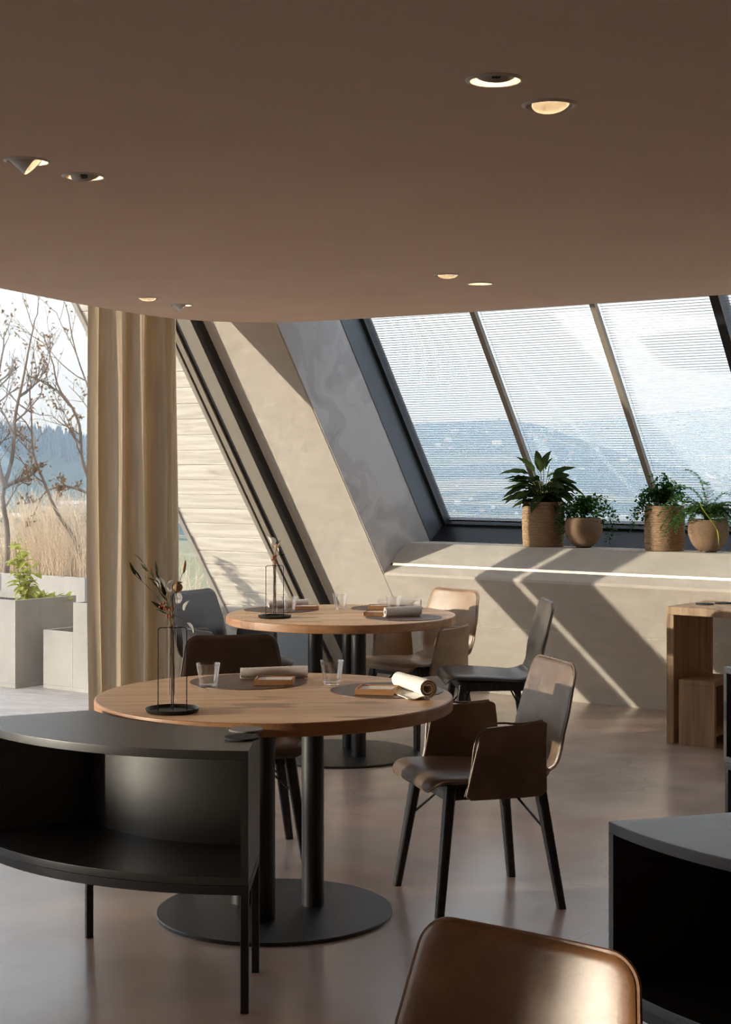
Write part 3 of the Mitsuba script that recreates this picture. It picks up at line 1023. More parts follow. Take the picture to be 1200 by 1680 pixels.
def chair(x, y, facing, label, arms=True, leather_=M_TAN, group=None, name='dining_chair'):
    """facing: the direction in plan (degrees) that the sitter looks"""
    k = thing(name, label, 'chair', group)
    M = place(x, y, 0, math.radians(facing - 90))

    def put(n, key, m, par=None, smooth=35):
        d = CD.setdefault((key, m), raw(CM[key], m, smooth))
        return obj(n, d, None, par or k, to_world=M)
    s = put('seat', 'seat', leather_)
    put('piping', 'seat_rim', leather_, s)
    b = put('backrest', 'back', leather_)
    put('piping', 'back_rim', leather_, b)
    put('label_tab', 'tag', M_STEEL, b)
    if arms:
        for q in (-1, 1):
            a = put('armrest', f'arm{q}', leather_)
            put('piping', f'armrim{q}', leather_, a)
    put('underframe', 'underframe', M_EBONY)
    for i in range(4):
        l = put('leg', f'leg{i}', M_EBONY, smooth=False)
        put('brace', f'brace{i}', M_STEEL, l)
    return k


chair(0.40, 5.80, 197, 'brown leather armchair at the right side of the front table, its back half in sunlight')
chair(-0.50, 6.43, 281, 'dark brown leather chair beyond the front table, only its back showing', leather_=M_DKBROWN)
chair(0.29, 9.06, 222, 'sunlit tan leather armchair at the back right of the far table, against the wall', leather_=M_SAND)
chair(0.65, 8.48, 184, 'armless dark leather chair seen from the side, right of the far table', arms=False, leather_=M_DKLEATHER)
chair(-0.73, 8.98, -35, 'slate blue leather chair left of the far table beside the curtain', leather_=M_DKLEATHER)
chair(0.06, 2.19, 232.8, 'cognac leather chair in the foreground, only its backrest in view', leather_=M_COGNAC)


# ------------------------------------------------------------------ curved black cabinets
def sector(r0, r1, a0, a1, n=40):
    a = np.linspace(a0, a1, n)
    return sg.Polygon([(r1 * math.cos(x), r1 * math.sin(x)) for x in a] + [(r0 * math.cos(x), r0 * math.sin(x)) for x in a[::-1]])


def cabinet(cx, cy, a0, a1, label, r0=0.645, r1=1.05):
    k = thing('curved_cabinet', label, 'cabinet', 'curved black cabinets')
    a0, a1 = math.radians(a0), math.radians(a1)

    def mv(m):
        m.apply_translation((cx, cy, 0))
        return m
    e = 0.022 / r1
    obj('top_panel', mv(bevel_extrude(sector(r0, r1, a0, a1), 0.716, 0.742, 0.002)), M_BLACK, k, 30)
    obj('bottom_panel', mv(bevel_extrude(sector(r0, r1, a0, a1), 0.362, 0.386, 0.002)), M_BLACK, k, 30)
    obj('back_panel', mv(extrude(sector(r0 + 0.004, r0 + 0.020, a0 + e, a1 - e), 0.386, 0.716)), M_BLACK, k, 30)
    obj('side_panel', mv(extrude(sector(r0, r1, a0, a0 + e), 0.386, 0.716)), M_BLACK, k, 30)
    obj('side_panel', mv(extrude(sector(r0, r1, a1 - e, a1), 0.386, 0.716)), M_BLACK, k, 30)
    w = 0.023
    rails = [sector(r1 - w - 0.006, r1 - 0.006, a0, a1), sector(r0 + 0.006, r0 + w + 0.006, a0, a1), sector(r0 + 0.006, r1 - 0.006, a0, a0 + w / r1), sector(r0 + 0.006, r1 - 0.006, a1 - w / r1, a1)]
    fr = obj('base_frame', mv(extrude(shapely.unary_union(rails), 0.334, 0.360)), M_STEEL, k, 30)
    for a, s in ((a0, 1), (a1, -1)):
        for rr in (r0 + 0.006 + w / 2, r1 - 0.006 - w / 2):
            m = rbox(-w / 2, w / 2, s * 0.0, s * w, 0, 0.335, 0.002) if s > 0 else rbox(-w / 2, w / 2, -w, 0, 0, 0.335, 0.002)
            m.apply_translation((rr, 0, 0))
            m.apply_transform(place(0, 0, 0, a))
            obj('leg', mv(m), M_STEEL, k)
    return k


cabinet(*T1, 206, 269.2, 'curved black open-fronted cabinet on thin legs wrapped around the front table')
cabinet(1.55, 3.97, 197.6, 262, 'curved black cabinet cut off at the lower right, blue sky reflected on its top')
cabinet(2.43, 6.79, 198, 263, 'black cabinet of which only a corner shows at the right edge below the oak desk')

# ------------------------------------------------------------------ oak desk and stool
dk = thing('oak_desk', 'oak waterfall desk with thick panel side by the window wall at right', 'desk')
dq = at_z(1094, 1219, 0)
dt, dn = tn(dq)
DL = 0.50
obj('top', in_plan(rbox(dt, dt + 1.5, dn, dn + DL, 0.716, 0.76, 0.002)), M_DESK, dk)
obj('side_panel', in_plan(rbox(dt, dt + 0.044, dn, dn + DL, 0, 0.716, 0.002)), M_DESK, dk)
obj('side_panel', in_plan(rbox(dt + 1.456, dt + 1.5, dn, dn + DL, 0, 0.716, 0.002)), M_DESK, dk)
sk = thing('wooden_stool', 'small oak box stool tucked under the desk', 'stool')
st_ = dt + 0.075
obj('side_panel', in_plan(rbox(st_, st_ + 0.215, dn + 0.0, dn + 0.022, 0, 0.335, 0.002)), M_DESK, sk)
obj('side_panel', in_plan(rbox(st_, st_ + 0.215, dn + 0.328, dn + 0.35, 0, 0.335, 0.002)), M_DESK, sk)
obj('seat', in_plan(rbox(st_, st_ + 0.215, dn + 0.0, dn + 0.35, 0.335, 0.36, 0.002)), M_DESK, sk)
obj('shelf', in_plan(rbox(st_ + 0.002, st_ + 0.21, dn + 0.023, dn + 0.327, 0.06, 0.08, 0.002)), M_DESK, sk)


def coaster(q, z, r_, m, label, g):
    obj('coaster', bevel_extrude(sg.Point(q[0], q[1]).buffer(r_, quad_segs=14), z, z + 0.006, 0.0015), m, None, 40, label, 'coaster', g)


coaster(at_z(404, 1197, 0.745), 0.742, 0.052, M_FELTG, 'grey felt coaster on the corner of the black cabinet', 'felt coasters')
coaster(at_z(397, 1210, 0.745), 0.7421, 0.052, M_FELTB, 'charcoal felt coaster in front of the grey one on the black cabinet', 'felt coasters')
coaster(at_z(1157, 990.8, 0.763), 0.76, 0.05, M_FELTB, 'dark coaster on the oak desk, left of two', 'felt coasters')
coaster(at_z(1188, 989.4, 0.763), 0.76, 0.05, M_FELTB, 'dark coaster on the oak desk, right of two', 'felt coasters')


# ------------------------------------------------------------------ things on the tables
def placemat(x, y, R, label):
    obj('placemat', lathe([(0, 0.75), (R, 0.75), (R, 0.7525), (R - 0.001, 0.753), (0, 0.753)], 64, x, y), M_MAT, None, 30, label, 'placemat', 'round leather placemats')


def tumbler(x, y, label):
    k = thing('water_glass', label, 'glass', 'water glasses on the tables')
    z = 0.7502
    n = 40
    wall = lambda r0, r1, h0, h1: lathe([(r0, h0), (r1, h1)], n)
    o = cat(lathe([(0.0325, 0.012), (0.0345, 0.03), (0.0435, 0.084), (0.0425, 0.0855), (0.0415, 0.084), (0.0325, 0.03), (0.0308, 0.012)], n))
    o.apply_translation((x, y, z))
    obj('side', o, M_SHEET, k, 50)
    b = lathe([(0, 0), (0.030, 0), (0.0322, 0.002), (0.0325, 0.0118), (0.030, 0.0112), (0.0, 0.0085)], n)
    b.apply_translation((x, y, z))
    obj('base', b, M_GLASS, k, 40)


def tray(x, y, ang, label, sx=0.125, sy=0.105):
    k = thing('wooden_tray', label, 'tray', 'small wooden trays holding a card')
    M = place(x, y, 0.7531, math.radians(ang))
    o = sg.box(-sx / 2, -sy / 2, sx / 2, sy / 2)
    i = sg.box(-sx / 2 + 0.006, -sy / 2 + 0.006, sx / 2 - 0.006, sy / 2 - 0.006)
    m = cat(bevel_extrude(o, 0, 0.012, 0.001), extrude(o.difference(i), 0.012, 0.020))
    m.apply_transform(M)
    f = obj('frame', m, M_TRAY, k)
    c = box(-sx / 2 + 0.009, sx / 2 - 0.009, -sy / 2 + 0.009, sy / 2 - 0.009, 0.012, 0.0165)
    c.apply_transform(M)
    obj('card', c, M_PAPER, k)


def napkin(x, y, ang, L, R, label, tail=0.05):
    """a napkin rolled into a spiral, lying along ang, one corner loose"""
    a = np.linspace(0, 2 * PI * 2.6, 110)
    rr = R * (0.38 + 0.62 * a / a[-1])
    a0 = a[-1]
    sp = np.column_stack([rr * np.sin(a - a0 + PI), rr * np.cos(a - a0 + PI)])   # ends at the bottom
    tl_ = np.column_stack([np.linspace(0.004, tail, 8), np.full(8, -R) + 0.002 + 0.004 * np.sin(np.linspace(0, 6, 8))])
    pl = np.vstack([sp, tl_])
    strip = sg.LineString(pl).buffer(0.0016, cap_style=2, quad_segs=2)
    if strip.geom_type != 'Polygon':
        strip = max(strip.geoms, key=lambda g: g.area)
    m = extrude(strip, -L / 2, L / 2)
    m = m.subdivide_to_size(0.05, max_iter=6)
    v = m.vertices.copy()
    s = v[:, 2] / L
    k = 1 + 0.10 * s
    v[:, 0] += 0.004 * np.sin(s * 5)
    v[:, 0] *= k
    v[:, 1] = (v[:, 1] + R + 0.0016) * k
    m = trimesh.Trimesh(v[:, [2, 0, 1]], m.faces, process=False)
    m.fix_normals()
    M = place(x, y, 0.7533, math.radians(ang))
    m.apply_transform(M)
    obj('napkin', m, M_LINEN, None, 35, label, 'napkin', 'rolled napkins on the tables')


placemat(-0.43, 5.94, 0.215, 'brown leather placemat at the far side of the front table')
placemat(0.075, 5.71, 0.20, 'leather placemat at the right side of the front table, under the unrolling napkin')
q = at_z(342, 1127, 0.75)
tumbler(q[0], q[1], 'water glass on the left of the front table')
q = at_z(545, 1122, 0.75)
tumbler(q[0], q[1], 'water glass in the middle of the front table')
q = at_z(450, 1112, 0.755)
napkin(q[0] + 0.0, 6.02, 7, 0.25, 0.021, 'rolled napkin lying at the far side of the front table', 0.045)
q = at_z(451, 1119, 0.758)
tray(q[0], q[1], -2, 'small wooden tray in front of the far napkin on the front table', 0.14, 0.11)
tray(0.040, 5.64, -10, 'small wooden tray at the right side of the front table', 0.135, 0.12)
napkin(0.165, 5.62, -71, 0.28, 0.031, 'thick white napkin roll with loose corner at the right of the front table', -0.07)

placemat(-0.47, 8.90, 0.20, 'leather placemat at the left of the far table')
placemat(0.12, 9.0, 0.20, 'leather placemat at the back right of the far table')
placemat(0.20, 8.45, 0.20, 'leather placemat at the right front of the far table')
for a, b, l in ((475, 1004, 'water glass on the left of the far table behind the flowers'), (559, 999, 'water glass alone in the middle of the far table'), (646, 1003.5, 'water glass among the napkins at the right of the far table')):
    q = at_z(a, b, 0.75)
    tumbler(q[0], q[1], l)
napkin(-0.43, 9.02, 12, 0.22, 0.021, 'rolled napkin behind the flowers on the far table', 0.04)
tray(-0.325, 8.93, 5, 'small wooden tray at the left of the far table', 0.13, 0.11)
napkin(0.19, 9.02, -12, 0.24, 0.023, 'rolled napkin at the back right of the far table', 0.04)
tray(0.075, 8.95, -5, 'small wooden tray at the back right of the far table', 0.12, 0.10)
napkin(0.195, 8.47, 20, 0.20, 0.027, 'thick napkin roll at the right front of the far table', 0.04)
tray(0.055, 8.56, -6, 'small wooden tray at the right front of the far table', 0.12, 0.10)


# ------------------------------------------------------------------ vases with dried flowers
def vase(x, y, label, seed, lab2, full=True):
    k = thing('tube_vase', label, 'vase', 'test tube vases in wire stands')
    z = 0.7502
    mv = lambda m: (m.apply_translation((x, y, z)), m)[1]
    obj('tray', mv(lathe([(0, 0), (0.078, 0), (0.084, 0.004), (0.087, 0.013), (0.0855, 0.0135), (0.081, 0.006), (0.076, 0.004), (0, 0.004)], 56)), M_WIRE, k, 40)
    for a in (10, 100, 190, 280):
        c, s = math.cos(math.radians(a)), math.sin(math.radians(a))
        pts = [(0.046 * c, 0.046 * s, 0.004)] + [(0.046 * c, 0.046 * s, h) for h in (0.1, 0.2, 0.262)] + [(0.0445 * c, 0.0445 * s, 0.268), (0.040 * c, 0.040 * s, 0.2715), (0.03 * c, 0.03 * s, 0.272), (0.0155 * c, 0.0155 * s, 0.272)]
        obj('wire', mv(tube(pts, 0.0016, 6)), M_WIRE, k, 40)
    ring = np.array([(0.0158 * math.cos(t), 0.0158 * math.sin(t), 0.272) for t in np.linspace(0, 2 * PI, 29)])
    obj('ring', mv(tube(ring, 0.0018, 6, cap=False)), M_WIRE, k, 40)
    n = 28
    prof = [(0.0005, 0.026), (0.006, 0.0275), (0.0105, 0.032), (0.0128, 0.04), (0.0132, 0.06), (0.0132, 0.272), (0.0155, 0.278)]
    obj('tube', mv(lathe(prof, n)), M_SHEET, k, 50)
    r = np.random.default_rng(seed)
    b = thing('dried_flowers', lab2, 'flowers', 'dried flowers in the tube vases')
    O3 = np.array([x, y, z])
    root = lambda: O3 + np.array([r.normal(0, 0.003), r.normal(0, 0.003), r.uniform(0.045, 0.08)])
    neck = lambda: O3 + np.array([r.normal(0, 0.004), r.normal(0, 0.004), 0.275])

    def stem(tip, m=M_STEM, rad=0.0012):
        a_, b_ = root(), neck()
        c_ = b_ + (b_ - a_) * 0.25 + [0, 0, 0.01] + r.normal(0, 0.003, 3)
        q_ = np.linspace(0, 1, 12)[:, None]
        p = np.vstack([a_ + (b_ - a_) * np.linspace(0, 1, 5)[:4, None], (1 - q_) ** 2 * b_ + 2 * q_ * (1 - q_) * c_ + q_ ** 2 * tip])
        obj('stem', tube(p, rad, 5), m, b, 40)
        return p
    sc = 1.0 if full else 0.62

    def tip(dx, dz, dy=0.0):
        return O3 + np.array([dx * sc, dy * sc, 0.275 + dz * sc])
    dark = M_EUCA
    if full:
        for dx, dz, dy, nl in ((-0.118, 0.165, 0.0, 7), (-0.095, 0.20, 0.02, 6), (-0.045, 0.17, -0.01, 5)):
            p = stem(tip(dx, dz, dy))
            for i in range(nl):
                q = p[15 - int(i * 1.4)]
                d = (p[15] - p[10]) / np.linalg.norm(p[15] - p[10]) + r.normal(0, 0.45, 3)
                obj('leaf', orient(leaf_mesh(r.uniform(0.045, 0.062), r.uniform(0.009, 0.014), 5, 0.2, 0.1), q, d, r.uniform(0, 3)), dark, b, True)
    else:
        p = stem(tip(0.05, 0.08))
        for i in range(3):
            obj('leaf', orient(leaf_mesh(0.04, 0.012, 5, 0.2, 0.1), p[13 - i], (1, 0.2, 0.25 - 0.3 * i), r.uniform(0, 3)), dark, b, True)
    # papery white moon-seed discs
    for dx, dz, s in ((-0.028, 0.125, 0.038), (-0.010, 0.115, 0.034), (0.020, 0.075, 0.036), (0.036, 0.055, 0.034), (0.052, 0.012, 0.036), (-0.045, 0.13, 0.022))[: 6 if full else 4]:
        dzz = dz if full else dz + 0.06
        p = stem(tip(dx, dzz), M_BARKY, 0.0008)
        a = np.linspace(0, 2 * PI, 15)[:-1]
        ring = np.column_stack([0.5 * s * np.cos(a), 0.5 * s * 1.2 * np.sin(a) + 0.5 * s, 0.12 * s * np.cos(2 * a)])
        v = np.vstack([ring, [[0, 0.5 * s, -0.04 * s]]])
        f = np.array([[i, (i + 1) % 14, 14] for i in range(14)])
        obj('seed_disc', orient(trimesh.Trimesh(v, f, process=False), p[-1], (r.uniform(-0.6, 0.6), r.uniform(-0.2, 0.2), 1 if dz > 0.03 else -0.7), r.uniform(-0.4, 0.4)), M_MOON, b, True)
    # poppy pod
    p = stem(tip(0.014, 0.118 if full else 0.15), M_BARKY, 0.0013)
    pod = lathe([(0.001, 0), (0.008, 0.003), (0.0165, 0.012), (0.0185, 0.022), (0.014, 0.031), (0.008, 0.034), (0.014, 0.036), (0.015, 0.039), (0.0, 0.040)], 20)
    v = pod.vertices
    th = np.arctan2(v[:, 1], v[:, 0])
    v[:, :2] *= (1 + 0.06 * np.cos(9 * th))[:, None]
    obj('seed_pod', orient(trimesh.Trimesh(v[:, [0, 2, 1]] * [1, 1, -1], pod.faces), p[-1] - [0, 0, 0.01], (0.1, 0, 1), s=0.95 if full else 0.7), M_POD, b, True)
    # hare's-tail
    p = stem(tip(0.034, 0.175 if full else 0.16), M_BARKY, 0.0009)
    ht = lathe([(0.001, 0), (0.0055, 0.008), (0.0065, 0.02), (0.005, 0.034), (0.001, 0.046)], 12)
    obj('grass_tail', orient(trimesh.Trimesh(ht.vertices[:, [0, 2, 1]] * [1, 1, -1], ht.faces), p[-1] - [0, 0, 0.005], (0.18, 0, 1), s=1.0 if full else 0.8), M_DRYG2, b, True)
    # orange berries
    for c, nb in (((-0.012, 0.062), 9), ((-0.03, 0.068), 5), ((-0.008, 0.035), 7)) if full else (((0.0, 0.05), 9), ((-0.005, 0.075), 6), ((0.0, 0.02), 6)):
        p = stem(tip(*c), M_BARKY, 0.0009)
        for _ in range(nb):
            s_ = trimesh.creation.icosphere(1, r.uniform(0.003, 0.0045))
            s_.apply_translation(p[-1] + r.normal(0, 0.006, 3))
            obj('berry', s_, M_BERRY, b, True)


M_BARKY = mat('dry_stem', two(pr((0.23, 0.16, 0.10), 0.8)))
M_MOON = mat('moon_seed', {'type': 'principledthin', 'base_color': {'type': 'rgb', 'value': [0.82, 0.79, 0.74]}, 'roughness': 0.5, 'diff_trans': 0.8, 'eta': 1.3})
M_POD = mat('poppy_pod', two(pr((0.42, 0.27, 0.15), 0.8)))
M_DRYG2 = mat('grass_tail', two(pr((0.62, 0.50, 0.36), 0.9)))
M_BERRY = mat('orange_berry', two(pr((0.42, 0.085, 0.02), 0.5)))
q = at_z(283, 1168, 0.75)
vase(q[0], q[1], 'slim glass tube vase in a black wire stand on the front table', 2, 'dried flowers with dark leaves and orange berries on the front table')
q = at_z(451, 1013.5, 0.75)
vase(q[0], q[1], 'slim glass tube vase in a black wire stand on the far table', 6, 'small dried flowers with seed pod on the far table', False)

# ------------------------------------------------------------------ pots and plants on the window shelf
SH_Z, SH_N = 1.0215, 9.055


def shelf_at(px_):
    k = (px_ - 600) / F
    y = SH_N / (An[1] + An[0] * k)
    return k * y, y


def clear_of_glass(m, lim=0.70):
    m = m.copy()
    v = m.vertices.copy()
    d = (v - ORG) @ Nn
    over = np.clip(d - lim, 0, None)
    v -= Nn * (over * 0.93)[:, None]
    m.vertices = v
    return m


def rope_pot(parent, x, y, R, H, seed):
    nz, nt = 130, 120
    pitch = H / 21
    z = np.linspace(0, H, nz)
    th = np.linspace(0, 2 * PI, nt, endpoint=False)
    Z, TH = np.meshgrid(z, th, indexing='ij')
    ph = Z / pitch + TH / (2 * PI)
    Rr = R * (0.955 + 0.045 * np.sin(PI * np.clip(Z / H, 0, 1))) + 0.0045 * np.abs(np.sin(PI * ph)) ** 0.7 + 0.0022 * np.sin(TH * 46 + 2.2 * PI * ph + 0.9 * np.sin(ph * 5 + seed))
    Rr += 0.003 * (meshkit.fbm(np.stack([np.cos(TH) * 3, np.sin(TH) * 3, Z * 20], -1), 3, seed) - 0.5)
    v = np.stack([x + Rr * np.cos(TH), y + Rr * np.sin(TH), SH_Z + Z], -1).reshape(-1, 3)
    f = []
    for i in range(nz - 1):
        for j in range(nt):
            a, b = i * nt + j, i * nt + (j + 1) % nt
            f += [[a, b, b + nt], [a, b + nt, a + nt]]
    outer = trimesh.Trimesh(v, np.array(f), process=False)
    inner = lathe([(R * 0.90, H - 0.06), (R * 0.90, H), (R * 0.975, H + 0.002)], 60, x, y)
    inner.apply_translation((0, 0, SH_Z))
    inner.invert()
    bot = lathe([(0, 0.0), (R * 0.955, 0.0)], 40, x, y)
    bot.apply_translation((0, 0, SH_Z))
    obj('basket', cat(outer, inner, bot), M_ROPE, parent, 60)
    so = lathe([(0, H - 0.03), (R * 0.9, H - 0.03)], 40, x, y)
    so.apply_translation((0, 0, SH_Z))
    obj('soil', so, M_SOIL, parent)


def clay_pot(parent, x, y, R, H):
    p = [(0.0, 0.006), (R * 0.42, 0.006), (R * 0.62, 0.022), (R * 0.86, 0.33 * H), (R * 0.99, 0.58 * H), (R, 0.68 * H), (R * 0.97, 0.84 * H), (R * 0.885, 0.985 * H), (R * 0.86, H), (R * 0.80, 0.985 * H), (R * 0.84, 0.85 * H), (0, 0.84 * H)]
    q = smooth_path(p[1:9], 36)
    m = lathe([p[0]] + [tuple(a) for a in q] + p[9:], 64)
    v = m.vertices
    rr = np.linalg.norm(v[:, :2], axis=1, keepdims=True) + 1e-9
    v[:, :2] *= 1 + 0.012 * (meshkit.fbm(v * 14, 3, 5)[:, None] - 0.5) / 1.0
    m.apply_translation((x, y, SH_Z))
    obj('bowl', m, M_CLAY, parent, 45)
    ft = lathe([(0, 0), (R * 0.40, 0), (R * 0.40, 0.012), (0, 0.012)], 32, x, y)
    ft.apply_translation((0, 0, SH_Z))
    obj('foot', ft, M_STEEL, parent, label='dark foot')
    so = lathe([(0, 0.9 * H), (R * 0.82, 0.9 * H)], 32, x, y)
    so.apply_translation((0, 0, SH_Z))
    obj('soil', so, M_SOIL, parent)


def calathea(parent, x, y, z0, seed):
    r = np.random.default_rng(seed)
    # (dx, dz of the leaf's base, then direction dx, dz) of the outline leaves, then a filling of others
    spec = [(-0.10, 0.19, -1, 0.35, 0.17), (-0.11, 0.12, -1, -0.05, 0.16), (0.0, 0.23, 0.35, 1, 0.17), (0.08, 0.20, 0.75, 0.9, 0.19), (0.05, 0.19, 0.6, 0.6, 0.14),
            (0.10, 0.17, 1, -0.15, 0.18), (0.12, 0.10, 1, -0.3, 0.16), (-0.12, 0.06, -1, -0.1, 0.14), (-0.09, 0.16, -1, 0.15, 0.15), (0.07, 0.14, 1, 0.15, 0.17), (-0.06, 0.20, -0.5, 0.8, 0.14), (0.04, 0.24, 0.2, 1, 0.12), (-0.02, 0.20, -0.15, 1, 0.16)]
    for i in range(84):
        if i < len(spec):
            bx, bz, dx, dz, L = spec[i]
            by, dy = r.uniform(-0.03, 0.03), r.uniform(-0.45, 0.25)
        else:
            a = r.uniform(0, 2 * PI)
            q = r.uniform(0.01, 0.11)
            bx, by, bz = q * math.cos(a), q * math.sin(a) * 0.8, r.uniform(0.0, 0.16)
            dx, dy, dz, L = math.cos(a) + r.normal(0, 0.2), math.sin(a) * 0.9, r.uniform(-0.45, 0.8), r.uniform(0.11, 0.165)
            if dy > 0.3:
                dy *= 0.5
        b = np.array([x + bx, y + by, z0 + bz])
        d = np.array([dx, dy, dz])
        obj('petiole', tube(smooth_path([(x + bx * 0.15, y + by * 0.15, z0 - 0.03), (x + bx * 0.5, y + by * 0.5, z0 + bz * 0.55), b], 8), 0.0025, 5), M_STEM, parent, 40)
        m = leaf_mesh(L * 1.1, r.uniform(0.062, 0.08), 9, r.uniform(0.15, 0.5), 0.22)
        v = m.vertices.copy()
        v[:, 2] += 0.0035 * np.sin(v[:, 1] * 190) * np.abs(v[:, 0]) / 0.03
        obj('leaf', clear_of_glass(orient(trimesh.Trimesh(v, m.faces, process=False), b, d, r.uniform(-0.7, 0.7))), M_CALATHEA, parent, True)


def maidenhair(parent, x, y, z0, seed, n=26, droop=(), reach=0.17, mats=None):
    """fronds of wiry stems with many small fan leaflets"""
    r = np.random.default_rng(seed)
    fan = trimesh.Trimesh(np.array([[0, 0, 0], [-0.008, 0.009, 0.001], [-0.003, 0.015, 0.0], [0.004, 0.0145, 0.0], [0.009, 0.008, 0.001]]), np.array([[0, 1, 2], [0, 2, 3], [0, 3, 4]]), process=False)
    for i in range(n):
        a = r.uniform(0, 2 * PI)
        L, up, fall = r.uniform(0.5, 1.0) * reach, r.uniform(0.05, 0.14), r.uniform(0.0, 0.08)
        if i < len(droop):
            a, L, up, fall = droop[i]
        ca, sa = math.cos(a), math.sin(a) * 0.55
        pts = smooth_path([(x, y, z0 - 0.03), (x + ca * L * 0.35, y + sa * L * 0.35, z0 + up), (x + ca * L * 0.8, y + sa * L * 0.8, z0 + up * 0.9 - fall * 0.4), (x + ca * L, y + sa * L, z0 + up - fall * 1.7)], 16)
        parts = [tube(pts, 0.0009, 4, cap=False)]
        for j in range(4, 16):
            for s in range(4 if j > 6 else 2):
                p = pts[j] + r.normal(0, 0.013, 3)
                parts.append(orient(fan, p, r.normal(0, 1, 3) * [1, 1, 0.6] + [0, 0, -0.2], r.uniform(-1, 1), r.uniform(0.8, 1.5)))
        obj('frond', clear_of_glass(cat(*parts)), M_FERN, parent)


def asparagus(parent, x, y, z0, seed, n=16, extra=()):
    """plume fern: arching fronds set with fine needles"""
    r = np.random.default_rng(seed)
    for i in range(n):
        a = r.uniform(0, 2 * PI)
        L, up, fall = r.uniform(0.09, 0.20), r.uniform(0.05, 0.14), r.uniform(0, 0.12)
        if i < len(extra):
            a, L, up, fall = extra[i]
        ca, sa = math.cos(a), math.sin(a) * 0.5
        pts = smooth_path([(x, y, z0 - 0.03), (x + ca * L * 0.4, y + sa * L * 0.4, z0 + up * 0.8), (x + ca * L * 0.8, y + sa * L * 0.8, z0 + up - fall * 0.3), (x + ca * L * 1.15, y + sa * L * 1.15, z0 + up - fall)], 18)
        v, f = [], []
        base = tube(pts, 0.0011, 4, cap=False)
        for j in range(4, 18):
            tg = pts[min(j + 1, 17)] - pts[j - 1]
            tg /= np.linalg.norm(tg)
            side = np.cross(tg, [0, 0, 1.0])
            side /= np.linalg.norm(side) + 1e-9
            for s in (-1, 1):
                bl = r.uniform(0.025, 0.05) * (1.15 - 0.5 * j / 18)
                tipd = side * s + tg * 0.5 + np.array([0, 0, r.normal(0, 0.25)])
                for q in np.linspace(0.1, 1, 12):
                    c = pts[j] + tipd * bl * q
                    for _ in range(3):
                        d = r.normal(0, 1, 3)
                        d = d / np.linalg.norm(d) * r.uniform(0.006, 0.011)
                        w = np.cross(d, r.normal(0, 1, 3))
                        w = w / (np.linalg.norm(w) + 1e-9) * 0.0012
                        k = len(v)
                        v += [c - w, c + w, c + d]
                        f.append([k, k + 1, k + 2])
        obj('frond', clear_of_glass(cat(base, trimesh.Trimesh(np.array(v), np.array(f), process=False))), M_ASPAR, parent)


x, y = shelf_at(892)
k = thing('potted_calathea', 'broad dark-leaved plant in a rope-wrapped pot, leftmost on the window shelf', 'plant', 'potted plants on the window shelf')
rope_pot(k, x, y, 0.134, 0.287, 1)
calathea(k, x, y, SH_Z + 0.28, 8)
x, y = shelf_at(958)
k = thing('potted_fern', 'feathery maidenhair fern in a round clay pot beside the broad-leaved plant', 'plant', 'potted plants on the window shelf')
clay_pot(k, x, y, 0.122, 0.19)
maidenhair(k, x, y, SH_Z + 0.18, 4, 34, [(0.0, 0.20, 0.11, 0.09), (0.1, 0.19, 0.09, 0.11), (-0.2, 0.21, 0.12, 0.08), (0.2, 0.16, 0.1, 0.14), (3.3, 0.16, 0.08, 0.08), (3.0, 0.15, 0.06, 0.1), (-0.1, 0.17, 0.15, 0.02)])
x, y = shelf_at(1091)
k = thing('potted_fern', 'maidenhair fern trailing over the second rope-wrapped pot on the window shelf', 'plant', 'potted plants on the window shelf')
rope_pot(k, x, y, 0.120, 0.275, 5)
maidenhair(k, x, y, SH_Z + 0.265, 14, 34, [(3.2, 0.19, 0.10, 0.12), (3.0, 0.20, 0.08, 0.13), (3.4, 0.17, 0.13, 0.1), (2.8, 0.15, 0.14, 0.05), (3.6, 0.14, 0.1, 0.12), (2.2, 0.12, 0.19, 0.0), (1.2, 0.1, 0.17, 0.0), (0.4, 0.14, 0.16, 0.0)])
x, y = shelf_at(1163)
k = thing('potted_fern', 'fluffy asparagus fern with one yellow hanging leaf in the rightmost clay pot', 'plant', 'potted plants on the window shelf')
clay_pot(k, x, y, 0.124, 0.196)
asparagus(k, x, y, SH_Z + 0.185, 9, 46, [(3.1, 0.26, 0.14, 0.10), (3.3, 0.24, 0.16, 0.06), (2.9, 0.25, 0.12, 0.16), (3.0, 0.20, 0.22, 0.02), (2.4, 0.13, 0.29, -0.02), (3.7, 0.22, 0.12, 0.18), (3.2, 0.23, 0.08, 0.16), (0.3, 0.2, 0.2, 0.06), (3.4, 0.21, 0.10, 0.12), (1.6, 0.12, 0.24, 0.0)])
vp = smooth_path([(x - 0.02, y - 0.02, SH_Z + 0.18), (x - 0.06, y - 0.10, SH_Z + 0.27), (x - 0.045, y - 0.125, SH_Z + 0.24), (x - 0.0, y - 0.14, SH_Z + 0.175), (x + 0.015, y - 0.142, SH_Z + 0.15)], 16)
obj('vine', tube(vp, 0.0035, 6), M_VINE, k, 40, label='yellow-green vine stem')
obj('leaf', orient(leaf_mesh(0.105, 0.07, 8, 0.1, 0.2), vp[-1], (0.22, -0.12, -1), 0.3), M_VINE, k, True, label='yellow-green leaf')
obj('leaf', orient(leaf_mesh(0.05, 0.03, 6, 0.1, 0.2), vp[5], (-0.3, -0.1, 1), 0.3), M_VINE, k, True, label='yellow-green leaf')


